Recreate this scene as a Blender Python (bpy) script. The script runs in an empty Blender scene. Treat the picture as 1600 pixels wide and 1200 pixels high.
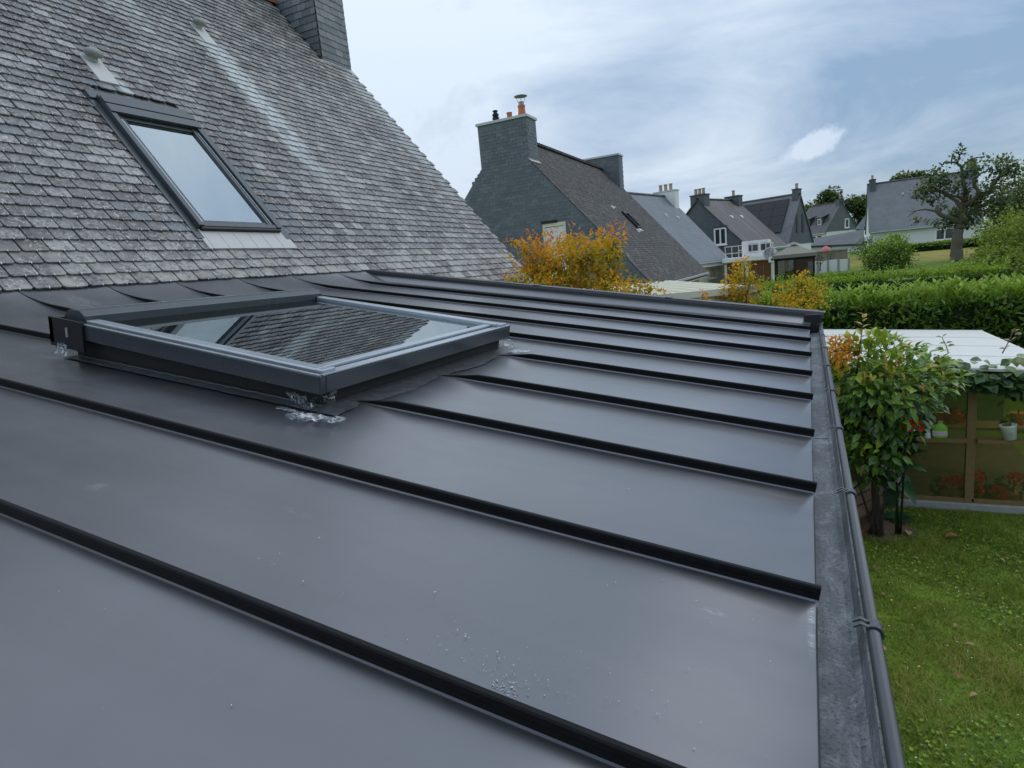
import bpy, bmesh, math, random
import numpy as np
from mathutils import Vector, Matrix

S = bpy.context.scene
COL = S.collection
rnd = random.Random(7)
rng = np.random.default_rng(11)
R = math.radians

# ------------------------------------------------------------------ camera
FPX = 962.74
CM = np.array([[0.901, 0.424, -0.094], [-0.009, -0.198, -0.980], [-0.434, 0.884, -0.175]])
for i in range(3):
    CM[i] /= np.linalg.norm(CM[i])
cd = bpy.data.cameras.new('camera')
cam = bpy.data.objects.new('camera', cd)
COL.objects.link(cam)
cd.sensor_width = 36.0
cd.lens = 36.0 * FPX / 1600.0
cd.clip_start = 0.02
cd.clip_end = 3000
cam.matrix_world = Matrix(((CM[0][0], -CM[1][0], -CM[2][0], 0), (CM[0][1], -CM[1][1], -CM[2][1], 0),
                           (CM[0][2], -CM[1][2], -CM[2][2], 0), (0, 0, 0, 1)))
S.camera = cam

# ------------------------------------------------------------------ sky, sun, exposure
SUN_EL, SUN_AZ = R(44), R(52)      # azimuth measured clockwise from +Y
W = bpy.data.worlds.new('World')
S.world = W
W.use_nodes = True
nt = W.node_tree
nt.nodes.clear()
def wn(t, **k):
    n = nt.nodes.new(t)
    for a, b in k.items():
        setattr(n, a, b)
    return n
out = wn('ShaderNodeOutputWorld')
sky = wn('ShaderNodeTexSky', sky_type='NISHITA', sun_disc=False)
sky.sun_elevation = SUN_EL
sky.sun_rotation = SUN_AZ
sky.air_density = 1.0
sky.dust_density = 0.4
bgs = wn('ShaderNodeBackground')
bgs.inputs['Strength'].default_value = 0.052
nt.links.new(sky.outputs[0], bgs.inputs[0])
tc = wn('ShaderNodeTexCoord')
sx = wn('ShaderNodeSeparateXYZ')
nt.links.new(tc.outputs['Generated'], sx.inputs[0])
def wm(op, a, b=None, c=None, clamp=False):
    n = wn('ShaderNodeMath', operation=op, use_clamp=clamp)
    for i, v in enumerate((a, b, c)):
        if v is None:
            continue
        if isinstance(v, (int, float)):
            n.inputs[i].default_value = v
        else:
            nt.links.new(v, n.inputs[i])
    return n.outputs[0]
zz = wm('ADD', wm('MAXIMUM', sx.outputs[2], 0.0), 0.42)
px_, py_ = wm('DIVIDE', sx.outputs[0], zz), wm('DIVIDE', sx.outputs[1], zz)
cv = wn('ShaderNodeCombineXYZ')
nt.links.new(px_, cv.inputs[0]); nt.links.new(py_, cv.inputs[1])
def wnoise(vec, scale, detail, rough, dist=0.0, off=(0, 0, 0), st=(1, 1, 1), rz=0.0):
    m = wn('ShaderNodeMapping')
    m.inputs['Location'].default_value = off
    m.inputs['Scale'].default_value = st
    m.inputs['Rotation'].default_value = (0, 0, rz)
    nt.links.new(vec, m.inputs[0])
    n = wn('ShaderNodeTexNoise')
    n.inputs['Scale'].default_value = scale
    n.inputs['Detail'].default_value = detail
    n.inputs['Roughness'].default_value = rough
    n.inputs['Distortion'].default_value = dist
    nt.links.new(m.outputs[0], n.inputs['Vector'])
    return n.outputs['Fac']
n1 = wnoise(cv.outputs[0], 0.8, 8, 0.58, 0.4, (3.1, 1.7, 0), (1.0, 1.3, 1), R(18))
n2 = wnoise(cv.outputs[0], 1.5, 8, 0.58, 0.5, (7.3, 4.2, 0), (1.0, 1.5, 1), R(10))
# more broken towards +X +Y (right of the view), closed towards -X
side = wm('MULTIPLY_ADD', wm('ADD', wm('MULTIPLY', sx.outputs[0], -0.85), wm('MULTIPLY', sx.outputs[2], 0.45)), 0.85, 0.07)
cov = wm('ADD', wm('MULTIPLY', n1, 1.5), wm('SUBTRACT', side, 0.36))
covm = wn('ShaderNodeMapRange', interpolation_type='SMOOTHSTEP')
nt.links.new(cov, covm.inputs['Value'])
covm.inputs['From Min'].default_value = 0.12
covm.inputs['From Max'].default_value = 0.88
covm.inputs['To Min'].default_value = 0.62
covm.inputs['To Max'].default_value = 0.97
cr = wn('ShaderNodeValToRGB')
nt.links.new(wm('ADD', n2, wm('MULTIPLY_ADD', wm('ADD', wm('MULTIPLY', sx.outputs[0], -0.85), wm('MULTIPLY', sx.outputs[2], 0.5)), 0.42, -0.055)), cr.inputs[0])
cr.color_ramp.elements[0].position = 0.34
cr.color_ramp.elements[0].color = (0.30, 0.44, 0.64, 1)
cr.color_ramp.elements[1].position = 0.66
cr.color_ramp.elements[1].color = (0.73, 0.84, 0.97, 1)
bgc = wn('ShaderNodeBackground')
# overcast: the cloud layer brightens towards the zenith
nt.links.new(wm('MULTIPLY', wm('ADD', wm('MULTIPLY', wm('MAXIMUM', sx.outputs[2], 0.0), 0.55), 0.90), 0.69), bgc.inputs['Strength'])
nt.links.new(cr.outputs[0], bgc.inputs[0])
mx = wn('ShaderNodeMixShader')
nt.links.new(covm.outputs[0], mx.inputs[0])
nt.links.new(bgs.outputs[0], mx.inputs[1]); nt.links.new(bgc.outputs[0], mx.inputs[2])
# the one small white cloud low over the far roofs
cl = wn('ShaderNodeVectorMath', operation='SUBTRACT')
nt.links.new(tc.outputs['Generated'], cl.inputs[0])
cl.inputs[1].default_value = (0.009, 0.991, 0.136)
cs = wn('ShaderNodeSeparateXYZ'); nt.links.new(cl.outputs[0], cs.inputs[0])
cz = wm('ADD', cs.outputs[2], wm('MULTIPLY', cs.outputs[0], -0.28))
ex = wm('DIVIDE', cs.outputs[0], 0.042); ez = wm('DIVIDE', cz, 0.0185)
dd = wm('SQRT', wm('ADD', wm('MULTIPLY', ex, ex), wm('MULTIPLY', ez, ez)))
n3 = wnoise(tc.outputs['Generated'], 42, 5, 0.6, 0.0)
cm_ = wn('ShaderNodeMapRange', interpolation_type='SMOOTHSTEP')
nt.links.new(wm('ADD', dd, wm('MULTIPLY', n3, 1.3)), cm_.inputs['Value'])
cm_.inputs['From Min'].default_value = 1.25
cm_.inputs['From Max'].default_value = 1.7
cm_.inputs['To Min'].default_value = 0.6
cm_.inputs['To Max'].default_value = 0.0
bgw = wn('ShaderNodeBackground')
bgw.inputs['Color'].default_value = (0.56, 0.63, 0.72, 1)
bgw.inputs['Strength'].default_value = 1.0
mx2 = wn('ShaderNodeMixShader')
nt.links.new(cm_.outputs[0], mx2.inputs[0])
nt.links.new(mx.outputs[0], mx2.inputs[1]); nt.links.new(bgw.outputs[0], mx2.inputs[2])
nt.links.new(mx2.outputs[0], out.inputs[0])

sd = bpy.data.lights.new('sun', 'SUN')
sd.energy = 0.75
sd.angle = R(58)
sd.color = (1.0, 0.98, 0.95)
sun = bpy.data.objects.new('sun', sd)
COL.objects.link(sun)
sdir = Vector((math.sin(SUN_AZ) * math.cos(SUN_EL), math.cos(SUN_AZ) * math.cos(SUN_EL), math.sin(SUN_EL)))
sun.rotation_euler = sdir.to_track_quat('Z', 'Y').to_euler()
sun.location = (0, 0, 30)
S.view_settings.view_transform = 'Standard'
S.view_settings.look = 'None'
S.view_settings.exposure = 0.54
S.view_settings.gamma = 1.0
S.view_settings.use_curve_mapping = False
try:
    S.cycles.max_bounces = 8
    S.cycles.transparent_max_bounces = 12
    S.cycles.use_denoising = True
except Exception:
    pass

# ------------------------------------------------------------------ materials
class NT:
    def __init__(s, name):
        s.m = bpy.data.materials.new(name)
        s.m.use_nodes = True
        s.t = s.m.node_tree
        s.b = s.t.nodes['Principled BSDF']
        s.out = s.t.nodes['Material Output']
    def n(s, t, **k):
        n = s.t.nodes.new(t)
        for a, b in k.items():
            setattr(n, a, b)
        return n
    def set(s, sock, v):
        if hasattr(v, 'links') or isinstance(v, bpy.types.NodeSocket):
            s.t.links.new(v, sock)
        else:
            if isinstance(v, tuple) and len(v) == 3 and sock.type == 'RGBA':
                v = (*v, 1)
            sock.default_value = v
    def pos(s):
        return s.n('ShaderNodeNewGeometry').outputs['Position']
    def obj(s):
        return s.n('ShaderNodeTexCoord').outputs['Object']
    def math(s, op, a, b=0.0, c=0.0, clamp=False):
        n = s.n('ShaderNodeMath', operation=op, use_clamp=clamp)
        for i, v in enumerate((a, b, c)):
            s.set(n.inputs[i], v)
        return n.outputs[0]
    def mapv(s, v, sc=(1, 1, 1), rot=(0, 0, 0), loc=(0, 0, 0)):
        m = s.n('ShaderNodeMapping')
        m.inputs['Scale'].default_value = sc
        m.inputs['Rotation'].default_value = rot
        m.inputs['Location'].default_value = loc
        s.set(m.inputs[0], v)
        return m.outputs[0]
    def noise(s, v, scale, detail=4, rough=0.55, dist=0.0):
        n = s.n('ShaderNodeTexNoise')
        s.set(n.inputs['Vector'], v)
        n.inputs['Scale'].default_value = scale
        n.inputs['Detail'].default_value = detail
        n.inputs['Roughness'].default_value = rough
        n.inputs['Distortion'].default_value = dist
        return n.outputs['Fac']
    def ramp(s, f, stops):
        r = s.n('ShaderNodeValToRGB')
        s.set(r.inputs[0], f)
        e = r.color_ramp.elements
        while len(e) < len(stops):
            e.new(0.5)
        for i, (p, c) in enumerate(stops):
            e[i].position = p
            e[i].color = (*c, 1) if len(c) == 3 else c
        return r.outputs[0]
    def maprange(s, v, a, b, c=0.0, d=1.0):
        m = s.n('ShaderNodeMapRange', interpolation_type='SMOOTHSTEP')
        s.set(m.inputs['Value'], v)
        for k, x in (('From Min', a), ('From Max', b), ('To Min', c), ('To Max', d)):
            s.set(m.inputs[k], x)
        return m.outputs[0]
    def mix(s, f, a, b, mode='MIX'):
        m = s.n('ShaderNodeMix', data_type='RGBA', blend_type=mode)
        s.set(m.inputs[0], f); s.set(m.inputs[6], a); s.set(m.inputs[7], b)
        return m.outputs[2]
    def bump(s, h, strength, dist=0.01):
        b = s.n('ShaderNodeBump')
        b.inputs['Strength'].default_value = strength
        b.inputs['Distance'].default_value = dist
        s.set(b.inputs['Height'], h)
        s.t.links.new(b.outputs[0], s.b.inputs['Normal'])
    def rand(s):
        a = s.n('ShaderNodeObjectInfo').outputs['Random']
        g = s.n('ShaderNodeNewGeometry').outputs['Random Per Island']
        return s.math('FRACT', s.math('ADD', a, g))
    def fin(s, col=None, rough=None, metal=None, spec=None):
        if col is not None: s.set(s.b.inputs['Base Color'], col)
        if rough is not None: s.set(s.b.inputs['Roughness'], rough)
        if metal is not None: s.set(s.b.inputs['Metallic'], metal)
        if spec is not None: s.set(s.b.inputs['Specular IOR Level'], spec)
        return s.m

def plain(name, col, rough=0.6, metal=0.0, spec=0.5, var=0.12, scale=6.0, bump=0.0, bscale=40):
    k = NT(name)
    p = k.pos()
    n = k.noise(p, scale, 5, 0.6)
    c = k.mix(n, tuple(x * (1 - var) for x in col), tuple(min(1, x * (1 + var)) for x in col))
    if bump:
        k.bump(k.noise(p, bscale, 4), bump, 0.004)
    return k.fin(c, k.maprange(n, 0.2, 0.8, rough * 0.9, min(1, rough * 1.1)), metal, spec)

def mat_slate_main():
    k = NT('weathered_slate')
    p = k.pos()
    s3 = k.n('ShaderNodeSeparateXYZ'); k.set(s3.inputs[0], p)
    X, Y, Z = s3.outputs
    r = k.rand()
    base = k.ramp(r, [(0.0, (0.066, 0.057, 0.060)), (0.40, (0.120, 0.108, 0.111)), (0.75, (0.22, 0.205, 0.206)), (1.0, (0.42, 0.41, 0.40))])
    # broad weathering patches, stretched down the slope
    pm = k.mapv(p, (0.6, 1.5, 0.6))
    big = k.noise(pm, 0.9, 4, 0.6)
    base = k.mix(k.maprange(big, 0.35, 0.7), base, k.mix(0.5, base, (0.38, 0.375, 0.37)))
    brown = k.maprange(k.noise(k.mapv(p, (0.5, 1.0, 0.5), loc=(5, 3, 1)), 0.55, 3), 0.5, 0.72, 0.0, 0.55)
    base = k.mix(brown, base, k.mix(0.75, base, (0.105, 0.088, 0.085)))
    # lichen specks
    l1 = k.noise(p, 42, 5, 0.75)
    l2 = k.noise(p, 9, 3, 0.6)
    lich = k.math('MULTIPLY', k.maprange(l1, 0.47, 0.62), k.maprange(l2, 0.38, 0.62))
    base = k.mix(k.math('MULTIPLY', lich, 0.85), base, (0.58, 0.57, 0.54))
    dk = k.math('MULTIPLY', k.maprange(k.noise(p, 26, 5, 0.75, 0.4), 0.48, 0.62), 0.75)
    base = k.mix(dk, base, (0.06, 0.057, 0.057))
    # warm lichen on the lowest courses
    low = k.math('MULTIPLY', k.maprange(Z, 0.62, 0.25), k.maprange(k.noise(p, 5, 3), 0.4, 0.65))
    base = k.mix(k.math('MULTIPLY', low, 0.75), base, (0.42, 0.40, 0.35))
    low2 = k.math('MULTIPLY', k.maprange(X, -6.2, -8.3), k.maprange(Y, 7.5, 10.2))
    base = k.mix(k.math('MULTIPLY', low2, k.maprange(k.noise(p, 6, 4), 0.45, 0.6, 0, 0.55)), base, (0.17, 0.17, 0.11))
    # pale washed streaks below the two vents and the chimney
    wob = k.math('MULTIPLY', k.math('SUBTRACT', k.noise(p, 3.0, 3), 0.5), 0.22)
    yy = k.math('ADD', Y, wob)
    edge = k.noise(p, 14, 4, 0.65)
    def streak(y0, w, ztop, zbot, amt):
        d = k.math('ABSOLUTE', k.math('SUBTRACT', yy, y0))
        m = k.maprange(d, w, w * 0.35)
        t = k.math('MULTIPLY', k.maprange(Z, ztop + 0.05, ztop - 0.15), k.maprange(Z, zbot, zbot + (ztop - zbot) * 0.7))
        m = k.math('MULTIPLY', m, t)
        m = k.math('MULTIPLY', m, k.maprange(edge, 0.22, 0.6, 0.25, 1.0))
        return k.math('MULTIPLY', m, amt)
    for a in ((6.57, 0.30, 3.55, 0.45, 0.9), (4.40, 0.2, 2.45, 1.9, 0.85), (5.45, 0.34, 4.8, 2.4, 0.55), (9.9, 0.30, 4.0, 0.5, 0.55),
              (7.9, 0.2, 3.2, 0.8, 0.22), (8.7, 0.18, 3.0, 0.3, 0.22)):
        base = k.mix(streak(*a), base, (0.56, 0.59, 0.59))
    # newer slates round the roof window
    nb = k.math('MULTIPLY', k.maprange(Y, 5.02, 5.10), k.maprange(Y, 5.52, 5.38))
    nb = k.math('MULTIPLY', nb, k.maprange(Z, 2.1, 1.6))
    nb = k.math('MULTIPLY', nb, k.maprange(Z, 0.55, 0.62))
    nb2 = k.math('MULTIPLY', k.maprange(k.math('ABSOLUTE', k.math('SUBTRACT', Y, 4.12)), 0.36, 0.3), k.maprange(k.math('ABSOLUTE', k.math('SUBTRACT', Z, 2.16)), 0.17, 0.13))
    nw = k.math('MAXIMUM', k.math('MULTIPLY', nb, k.maprange(r, 0.25, 0.35)), k.math('MULTIPLY', nb2, k.maprange(r, 0.3, 0.4)))
    nw = k.math('MAXIMUM', nw, k.maprange(r, 0.972, 0.976))
    base = k.mix(k.math('MULTIPLY', nw, 0.7), base, (0.125, 0.145, 0.158))
    k.bump(k.math('ADD', k.noise(p, 60, 6, 0.7), k.math('MULTIPLY', l1, 0.6)), 0.55, 0.004)
    return k.fin(base, k.maprange(l2, 0.3, 0.7, 0.5, 0.75), 0.0, 0.45)

def mat_slate(name, a, b, c, rough=0.5, lichen=0.0):
    k = NT(name)
    p = k.pos()
    r = k.rand()
    base = k.ramp(r, [(0.0, a), (0.6, b), (1.0, c)])
    n = k.noise(p, 1.1, 5, 0.62)
    base = k.mix(k.maprange(n, 0.35, 0.7, 0.0, 0.6), base, k.mix(0.5, base, c))
    if lichen:
        m = k.math('MULTIPLY', k.maprange(k.noise(p, 3.2, 5, 0.7), 0.5, 0.68), lichen)
        base = k.mix(m, base, (0.30, 0.30, 0.26))
    k.bump(k.noise(p, 45, 4), 0.25, 0.004)
    return k.fin(base, k.maprange(k.noise(p, 8, 4), 0.3, 0.7, rough * 0.85, rough * 1.15), 0.0, 0.5)

def mat_far_slate(name, a, b, course=0.16, streaks=0.0):
    """far roofs: courses and joints from a brick pattern too fine to build at that distance"""
    k = NT(name)
    o = k.obj()
    uv = k.n('ShaderNodeUVMap').outputs[0]
    br = k.n('ShaderNodeTexBrick')
    k.set(br.inputs['Vector'], uv)
    br.inputs['Scale'].default_value = 1.0
    br.inputs['Mortar Size'].default_value = 0.012
    br.inputs['Brick Width'].default_value = 0.24
    br.inputs['Row Height'].default_value = course
    k.set(br.inputs['Color1'], tuple(a)); k.set(br.inputs['Color2'], tuple(b))
    k.set(br.inputs['Mortar'], tuple(x * 0.5 for x in a))
    n = k.noise(o, 0.8, 5, 0.65)
    c = k.mix(k.maprange(n, 0.35, 0.7, 0, 0.5), br.outputs[0], k.mix(0.5, br.outputs[0], tuple(x * 1.6 for x in b)))
    if streaks:
        st = k.noise(k.mapv(uv, (1.6, 0.12, 1)), 1.4, 4, 0.6)
        c = k.mix(k.maprange(st, 0.5, 0.7, 0, streaks), c, (0.26, 0.25, 0.23))
    k.bump(br.outputs['Fac'], 0.3, -0.01)
    return k.fin(c, 0.55, 0, 0.45)

def mat_zinc():
    k = NT('anthracite_zinc_sheet')
    p = k.pos()
    n = k.noise(k.mapv(p, (0.7, 2.2, 1)), 1.3, 5, 0.6)
    sm = k.noise(k.mapv(p, (1, 1, 1), loc=(3, 9, 2)), 4.5, 5, 0.65, 0.6)
    fine = k.noise(p, 900, 2, 0.5)
    c = k.mix(n, (0.118, 0.122, 0.136), (0.142, 0.147, 0.162))
    dust = k.maprange(sm, 0.55, 0.8, 0, 0.35)
    c = k.mix(dust, c, (0.17, 0.175, 0.185))
    c = k.mix(k.maprange(fine, 0.72, 0.78, 0, 0.35), c, (0.3, 0.31, 0.32))
    # scuffs where the flux was wiped: two short soft marks
    s3 = k.n('ShaderNodeSeparateXYZ'); k.set(s3.inputs[0], p)
    def mark(x, y, rx, ry, amt, sc=30):
        dx = k.math('DIVIDE', k.math('SUBTRACT', s3.outputs[0], x), rx)
        dy = k.math('DIVIDE', k.math('SUBTRACT', s3.outputs[1], y), ry)
        d = k.math('SQRT', k.math('ADD', k.math('MULTIPLY', dx, dx), k.math('MULTIPLY', dy, dy)))
        m = k.math('MULTIPLY', k.maprange(d, 1.0, 0.2), k.maprange(k.noise(k.mapv(p, (1, 3, 1)), sc, 5, 0.7), 0.42, 0.62))
        return k.math('MULTIPLY', m, amt)
    for a in ((-1.545, 0.835, 0.035, 0.03, 0.35), (-3.22, 1.63, 0.16, 0.10, 0.4, 60), (-3.02, 1.56, 0.12, 0.03, 0.6), (-4.35, 2.55, 0.25, 0.13, 0.5, 14),
              (-0.16, 1.06, 0.03, 0.012, 0.35, 60), (0.0, 1.10, 0.009, 0.12, 0.7, 60), (-1.06, 0.98, 0.06, 0.02, 0.22), (-2.2, 1.52, 0.5, 0.012, 0.3)):
        c = k.mix(mark(*a), c, (0.38, 0.41, 0.44))
    k.b.inputs['IOR'].default_value = 1.55
    k.b.inputs['Coat Weight'].default_value = 0.9
    k.b.inputs['Coat Roughness'].default_value = 0.27
    k.b.inputs['Coat IOR'].default_value = 1.5
    k.bump(k.math('ADD', k.math('MULTIPLY', k.noise(k.mapv(p, (0.8, 1.5, 1)), 2.2, 2, 0.4), 8.0), k.math('MULTIPLY', sm, 0.12)), 0.10, 0.012)
    run = k.noise(k.mapv(p, (0.5, 5.0, 0.5)), 1.6, 4, 0.6, 0.4)      # faint water runs down the fall
    c = k.mix(k.maprange(run, 0.58, 0.75, 0, 0.25), c, (0.17, 0.172, 0.18))
    rg = k.math('ADD', k.maprange(sm, 0.3, 0.7, 0.37, 0.44), k.maprange(run, 0.35, 0.7, -0.02, 0.05))
    return k.fin(c, rg, 0.92, 0.5)

def mat_gutter():
    k = NT('weathered_gutter_zinc')
    p = k.pos()
    n = k.noise(k.mapv(p, (3, 1, 1)), 5, 6, 0.7, 0.5)
    f = k.noise(p, 130, 5, 0.75)
    c = k.ramp(n, [(0.28, (0.065, 0.073, 0.082)), (0.5, (0.14, 0.157, 0.17)), (0.68, (0.29, 0.315, 0.335))])
    c = k.mix(k.maprange(f, 0.50, 0.62, 0, 0.75), c, (0.035, 0.036, 0.038))
    c = k.mix(k.math('MULTIPLY', k.maprange(k.noise(p, 22, 5, 0.75, 0.6), 0.54, 0.66), 0.7), c, (0.30, 0.33, 0.345))
    c = k.mix(k.maprange(f, 0.40, 0.32, 0, 0.35), c, (0.36, 0.37, 0.37))
    k.bump(f, 0.35, 0.003)
    return k.fin(c, 0.55, 0.0, 0.5)

def mat_leaf(name, stops, rough=0.45, trans=0.3, spec=0.4):
    k = NT(name)
    at = k.n('ShaderNodeAttribute', attribute_name='tint').outputs['Fac']
    r = k.rand()
    v = k.math('ADD', at, k.math('MULTIPLY', k.math('SUBTRACT', r, 0.5), 0.22), clamp=True)
    c = k.ramp(v, stops)
    k.fin(c, rough, 0.0, spec)
    if trans:
        t = k.n('ShaderNodeBsdfTranslucent')
        k.set(t.inputs[0], k.mix(0.5, c, (0.5, 0.6, 0.1), 'MULTIPLY'))
        k.set(t.inputs[0], c)
        m = k.n('ShaderNodeMixShader')
        m.inputs[0].default_value = trans
        k.t.links.new(k.b.outputs[0], m.inputs[1]); k.t.links.new(t.outputs[0], m.inputs[2])
        k.t.links.new(m.outputs[0], k.out.inputs[0])
    return k.m

def mat_glass(name, tint, ior, rough=0.0, dirt=0.0, dirtcol=(0.1, 0.1, 0.07)):
    k = NT(name)
    fr = k.n('ShaderNodeFresnel'); fr.inputs['IOR'].default_value = ior
    tr = k.n('ShaderNodeBsdfTransparent'); k.set(tr.inputs[0], tint)
    gl = k.n('ShaderNodeBsdfGlossy'); gl.inputs['Roughness'].default_value = rough
    k.set(gl.inputs[0], (0.90, 0.98, 1.0))
    m = k.n('ShaderNodeMixShader')
    k.t.links.new(fr.outputs[0], m.inputs[0]); k.t.links.new(tr.outputs[0], m.inputs[1]); k.t.links.new(gl.outputs[0], m.inputs[2])
    o = m.outputs[0]
    if dirt:
        df = k.n('ShaderNodeBsdfDiffuse'); k.set(df.inputs[0], dirtcol)
        p = k.pos()
        dn = k.maprange(k.noise(k.mapv(p, (1.5, 1.5, 5)), 2.5, 6, 0.65), 0.3, 0.75, dirt * 0.6, min(1, dirt * 1.35))
        m2 = k.n('ShaderNodeMixShader')
        k.set(m2.inputs[0], dn)
        k.t.links.new(o, m2.inputs[1]); k.t.links.new(df.outputs[0], m2.inputs[2])
        o = m2.outputs[0]
    k.t.links.new(o, k.out.inputs[0])
    return k.m

def translucent_sheet(name, col, *a):
    m = plain(name, col, *a)
    t = m.node_tree
    b, o = t.nodes['Principled BSDF'], t.nodes['Material Output']
    tr = t.nodes.new('ShaderNodeBsdfTranslucent'); tr.inputs[0].default_value = (0.75, 0.75, 0.68, 1)
    mx_ = t.nodes.new('ShaderNodeMixShader'); mx_.inputs[0].default_value = 0.2
    t.links.new(b.outputs[0], mx_.inputs[1]); t.links.new(tr.outputs[0], mx_.inputs[2]); t.links.new(mx_.outputs[0], o.inputs[0])
    return m
M = {}
M['slate'] = mat_slate_main()
M['chim_slate'] = mat_slate('blue_grey_chimney_slate', (0.085, 0.100, 0.112), (0.115, 0.135, 0.150), (0.17, 0.195, 0.21), 0.5)
M['gable_slate'] = mat_slate('blue_black_gable_slate', (0.086, 0.102, 0.118), (0.104, 0.122, 0.140), (0.135, 0.155, 0.172), 0.55)
M['old_slate'] = mat_slate('brown_grey_old_slate', (0.036, 0.033, 0.032), (0.052, 0.047, 0.045), (0.088, 0.082, 0.078), 0.8, 0.25)
M['zinc'] = mat_zinc()
M['seam'] = plain('black_standing_seam', (0.009, 0.009, 0.010), 0.5, 0, 0.12, 0.6, 60)
M['cap'] = plain('anthracite_capping', (0.028, 0.030, 0.034), 0.36, 0, 0.6, 0.2, 8)
M['gutter'] = mat_gutter()
M['bead'] = plain('gutter_bead_zinc', (0.055, 0.062, 0.070), 0.36, 0.1, 0.6, 0.25, 30)
M['alu'] = plain('dark_grey_window_aluminium', (0.055, 0.065, 0.073), 0.26, 0.2, 0.6, 0.12, 12)
M['alu_lit'] = plain('lit_window_aluminium', (0.42, 0.46, 0.50), 0.32, 0.75, 0.6, 0.12, 25)  # window aluminium again, paler: sky sheen on top faces put into the colour
M['rubber'] = plain('black_flashing_skirt', (0.014, 0.014, 0.014), 0.6, 0, 0.4, 0.4, 20, 0.2, 50)
M['roofglass'] = mat_glass('roof_window_glass', (0.80, 0.90, 0.90), 6.5)
M['blind'] = plain('sky_tinted_blind', (0.58, 0.76, 0.88), 0.8, 0, 0.2, 0.03, 2)  # blue of the sky mirrored in the pane put into the colour
M['shaft'] = plain('skylight_shaft_lining', (0.30, 0.32, 0.29), 0.8)
M['lead'] = plain('pale_grey_lead', (0.52, 0.51, 0.49), 0.6, 0, 0.4, 0.12, 9, 0.15, 30)
M['smear'] = plain('smeared_sealant', (0.05, 0.055, 0.06), 0.35, 0, 0.6, 0.7, 28, 0.8, 30)
M['vent'] = plain('weathered_vent_plastic', (0.29, 0.30, 0.29), 0.65, 0, 0.4, 0.2, 25)
M['terracotta'] = plain('orange_terracotta', (0.52, 0.17, 0.075), 0.7, 0, 0.3, 0.25, 14)
M['olive'] = plain('olive_stained_boards', (0.10, 0.115, 0.05), 0.8, 0, 0.2, 0.3, 5)
M['white_wall'] = plain('white_render', (0.74, 0.74, 0.72), 0.8, 0, 0.2, 0.05, 2, 0.1, 60)
M['cream_wall'] = plain('cream_render', (0.60, 0.57, 0.50), 0.85, 0, 0.2, 0.06, 2, 0.1, 60)
M['white_paint'] = plain('white_paint', (0.78, 0.78, 0.77), 0.5, 0, 0.4, 0.04, 4)
M['grey_cap'] = plain('pale_grey_zinc_cap', (0.50, 0.52, 0.53), 0.5, 0.1, 0.5, 0.1, 8)
M['dark'] = plain('dark_opening', (0.012, 0.013, 0.015), 0.3, 0, 0.6)
M['winglass'] = plain('dark_window_pane', (0.03, 0.035, 0.045), 0.06, 0, 0.9)
M['solar'] = plain('black_solar_panel', (0.012, 0.012, 0.017), 0.35, 0, 0.35)
M['steel'] = plain('weathered_steel', (0.30, 0.30, 0.30), 0.4, 0.6, 0.5)
M['blackmetal'] = plain('black_metal', (0.02, 0.02, 0.022), 0.5, 0.2, 0.4)
M['wood'] = plain('weathered_timber', (0.22, 0.145, 0.062), 0.75, 0, 0.25, 0.3, 18, 0.3, 60)
M['brown_wood'] = plain('brown_garage_timber', (0.15, 0.062, 0.030), 0.6, 0, 0.3, 0.3, 6)
M['concrete'] = plain('grey_concrete', (0.33, 0.33, 0.31), 0.9, 0, 0.2, 0.25, 12, 0.5, 70)
M['white_sheet'] = translucent_sheet('white_roof_sheet', (0.82, 0.81, 0.77), 0.5, 0, 0.4, 0.05, 3)
M['cream_sheet'] = plain('cream_roof_sheet', (0.66, 0.64, 0.50), 0.5, 0, 0.4, 0.06, 3)
M['pane'] = mat_glass('dirty_greenhouse_glass', (0.90, 0.87, 0.66), 1.5, 0.03, 0.24, (0.16, 0.18, 0.075))
M['soil'] = plain('dry_soil', (0.13, 0.095, 0.065), 0.95, 0, 0.1, 0.4, 15, 0.6, 50)
M['bark'] = plain('grey_bark', (0.13, 0.115, 0.09), 0.9, 0, 0.2, 0.4, 18, 0.8, 30)
M['log'] = plain('rough_brown_log', (0.16, 0.115, 0.085), 0.9, 0, 0.2, 0.5, 14, 0.9, 25)
M['stone'] = plain('buff_stone', (0.33, 0.27, 0.16), 0.9, 0, 0.2, 0.3, 8, 0.5, 25)
M['wallstone'] = plain('taupe_wall', (0.23, 0.20, 0.165), 0.9, 0, 0.2, 0.25, 3, 0.4, 30)
M['red'] = plain('red_petals', (0.55, 0.022, 0.012), 0.55, 0, 0.3, 0.3, 60)
M['canopy'] = plain('taupe_canvas', (0.24, 0.225, 0.19), 0.85, 0, 0.2, 0.1, 2)
M['net'] = mat_glass('black_mesh_net', (0.62, 0.60, 0.56), 1.02, 0.5, 0.25, (0.02, 0.02, 0.02))
M['inner'] = plain('dark_hedge_core', (0.022, 0.035, 0.014), 0.95, 0, 0.1, 0.6, 14)  # for the solid dark block filling the hedges
M['chip'] = plain('pale_metal_chips', (0.55, 0.57, 0.58), 0.4, 0.2, 0.6)
M['hook'] = plain('stainless_hook', (0.55, 0.55, 0.55), 0.35, 0.7, 0.5)
M['film'] = None
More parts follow.
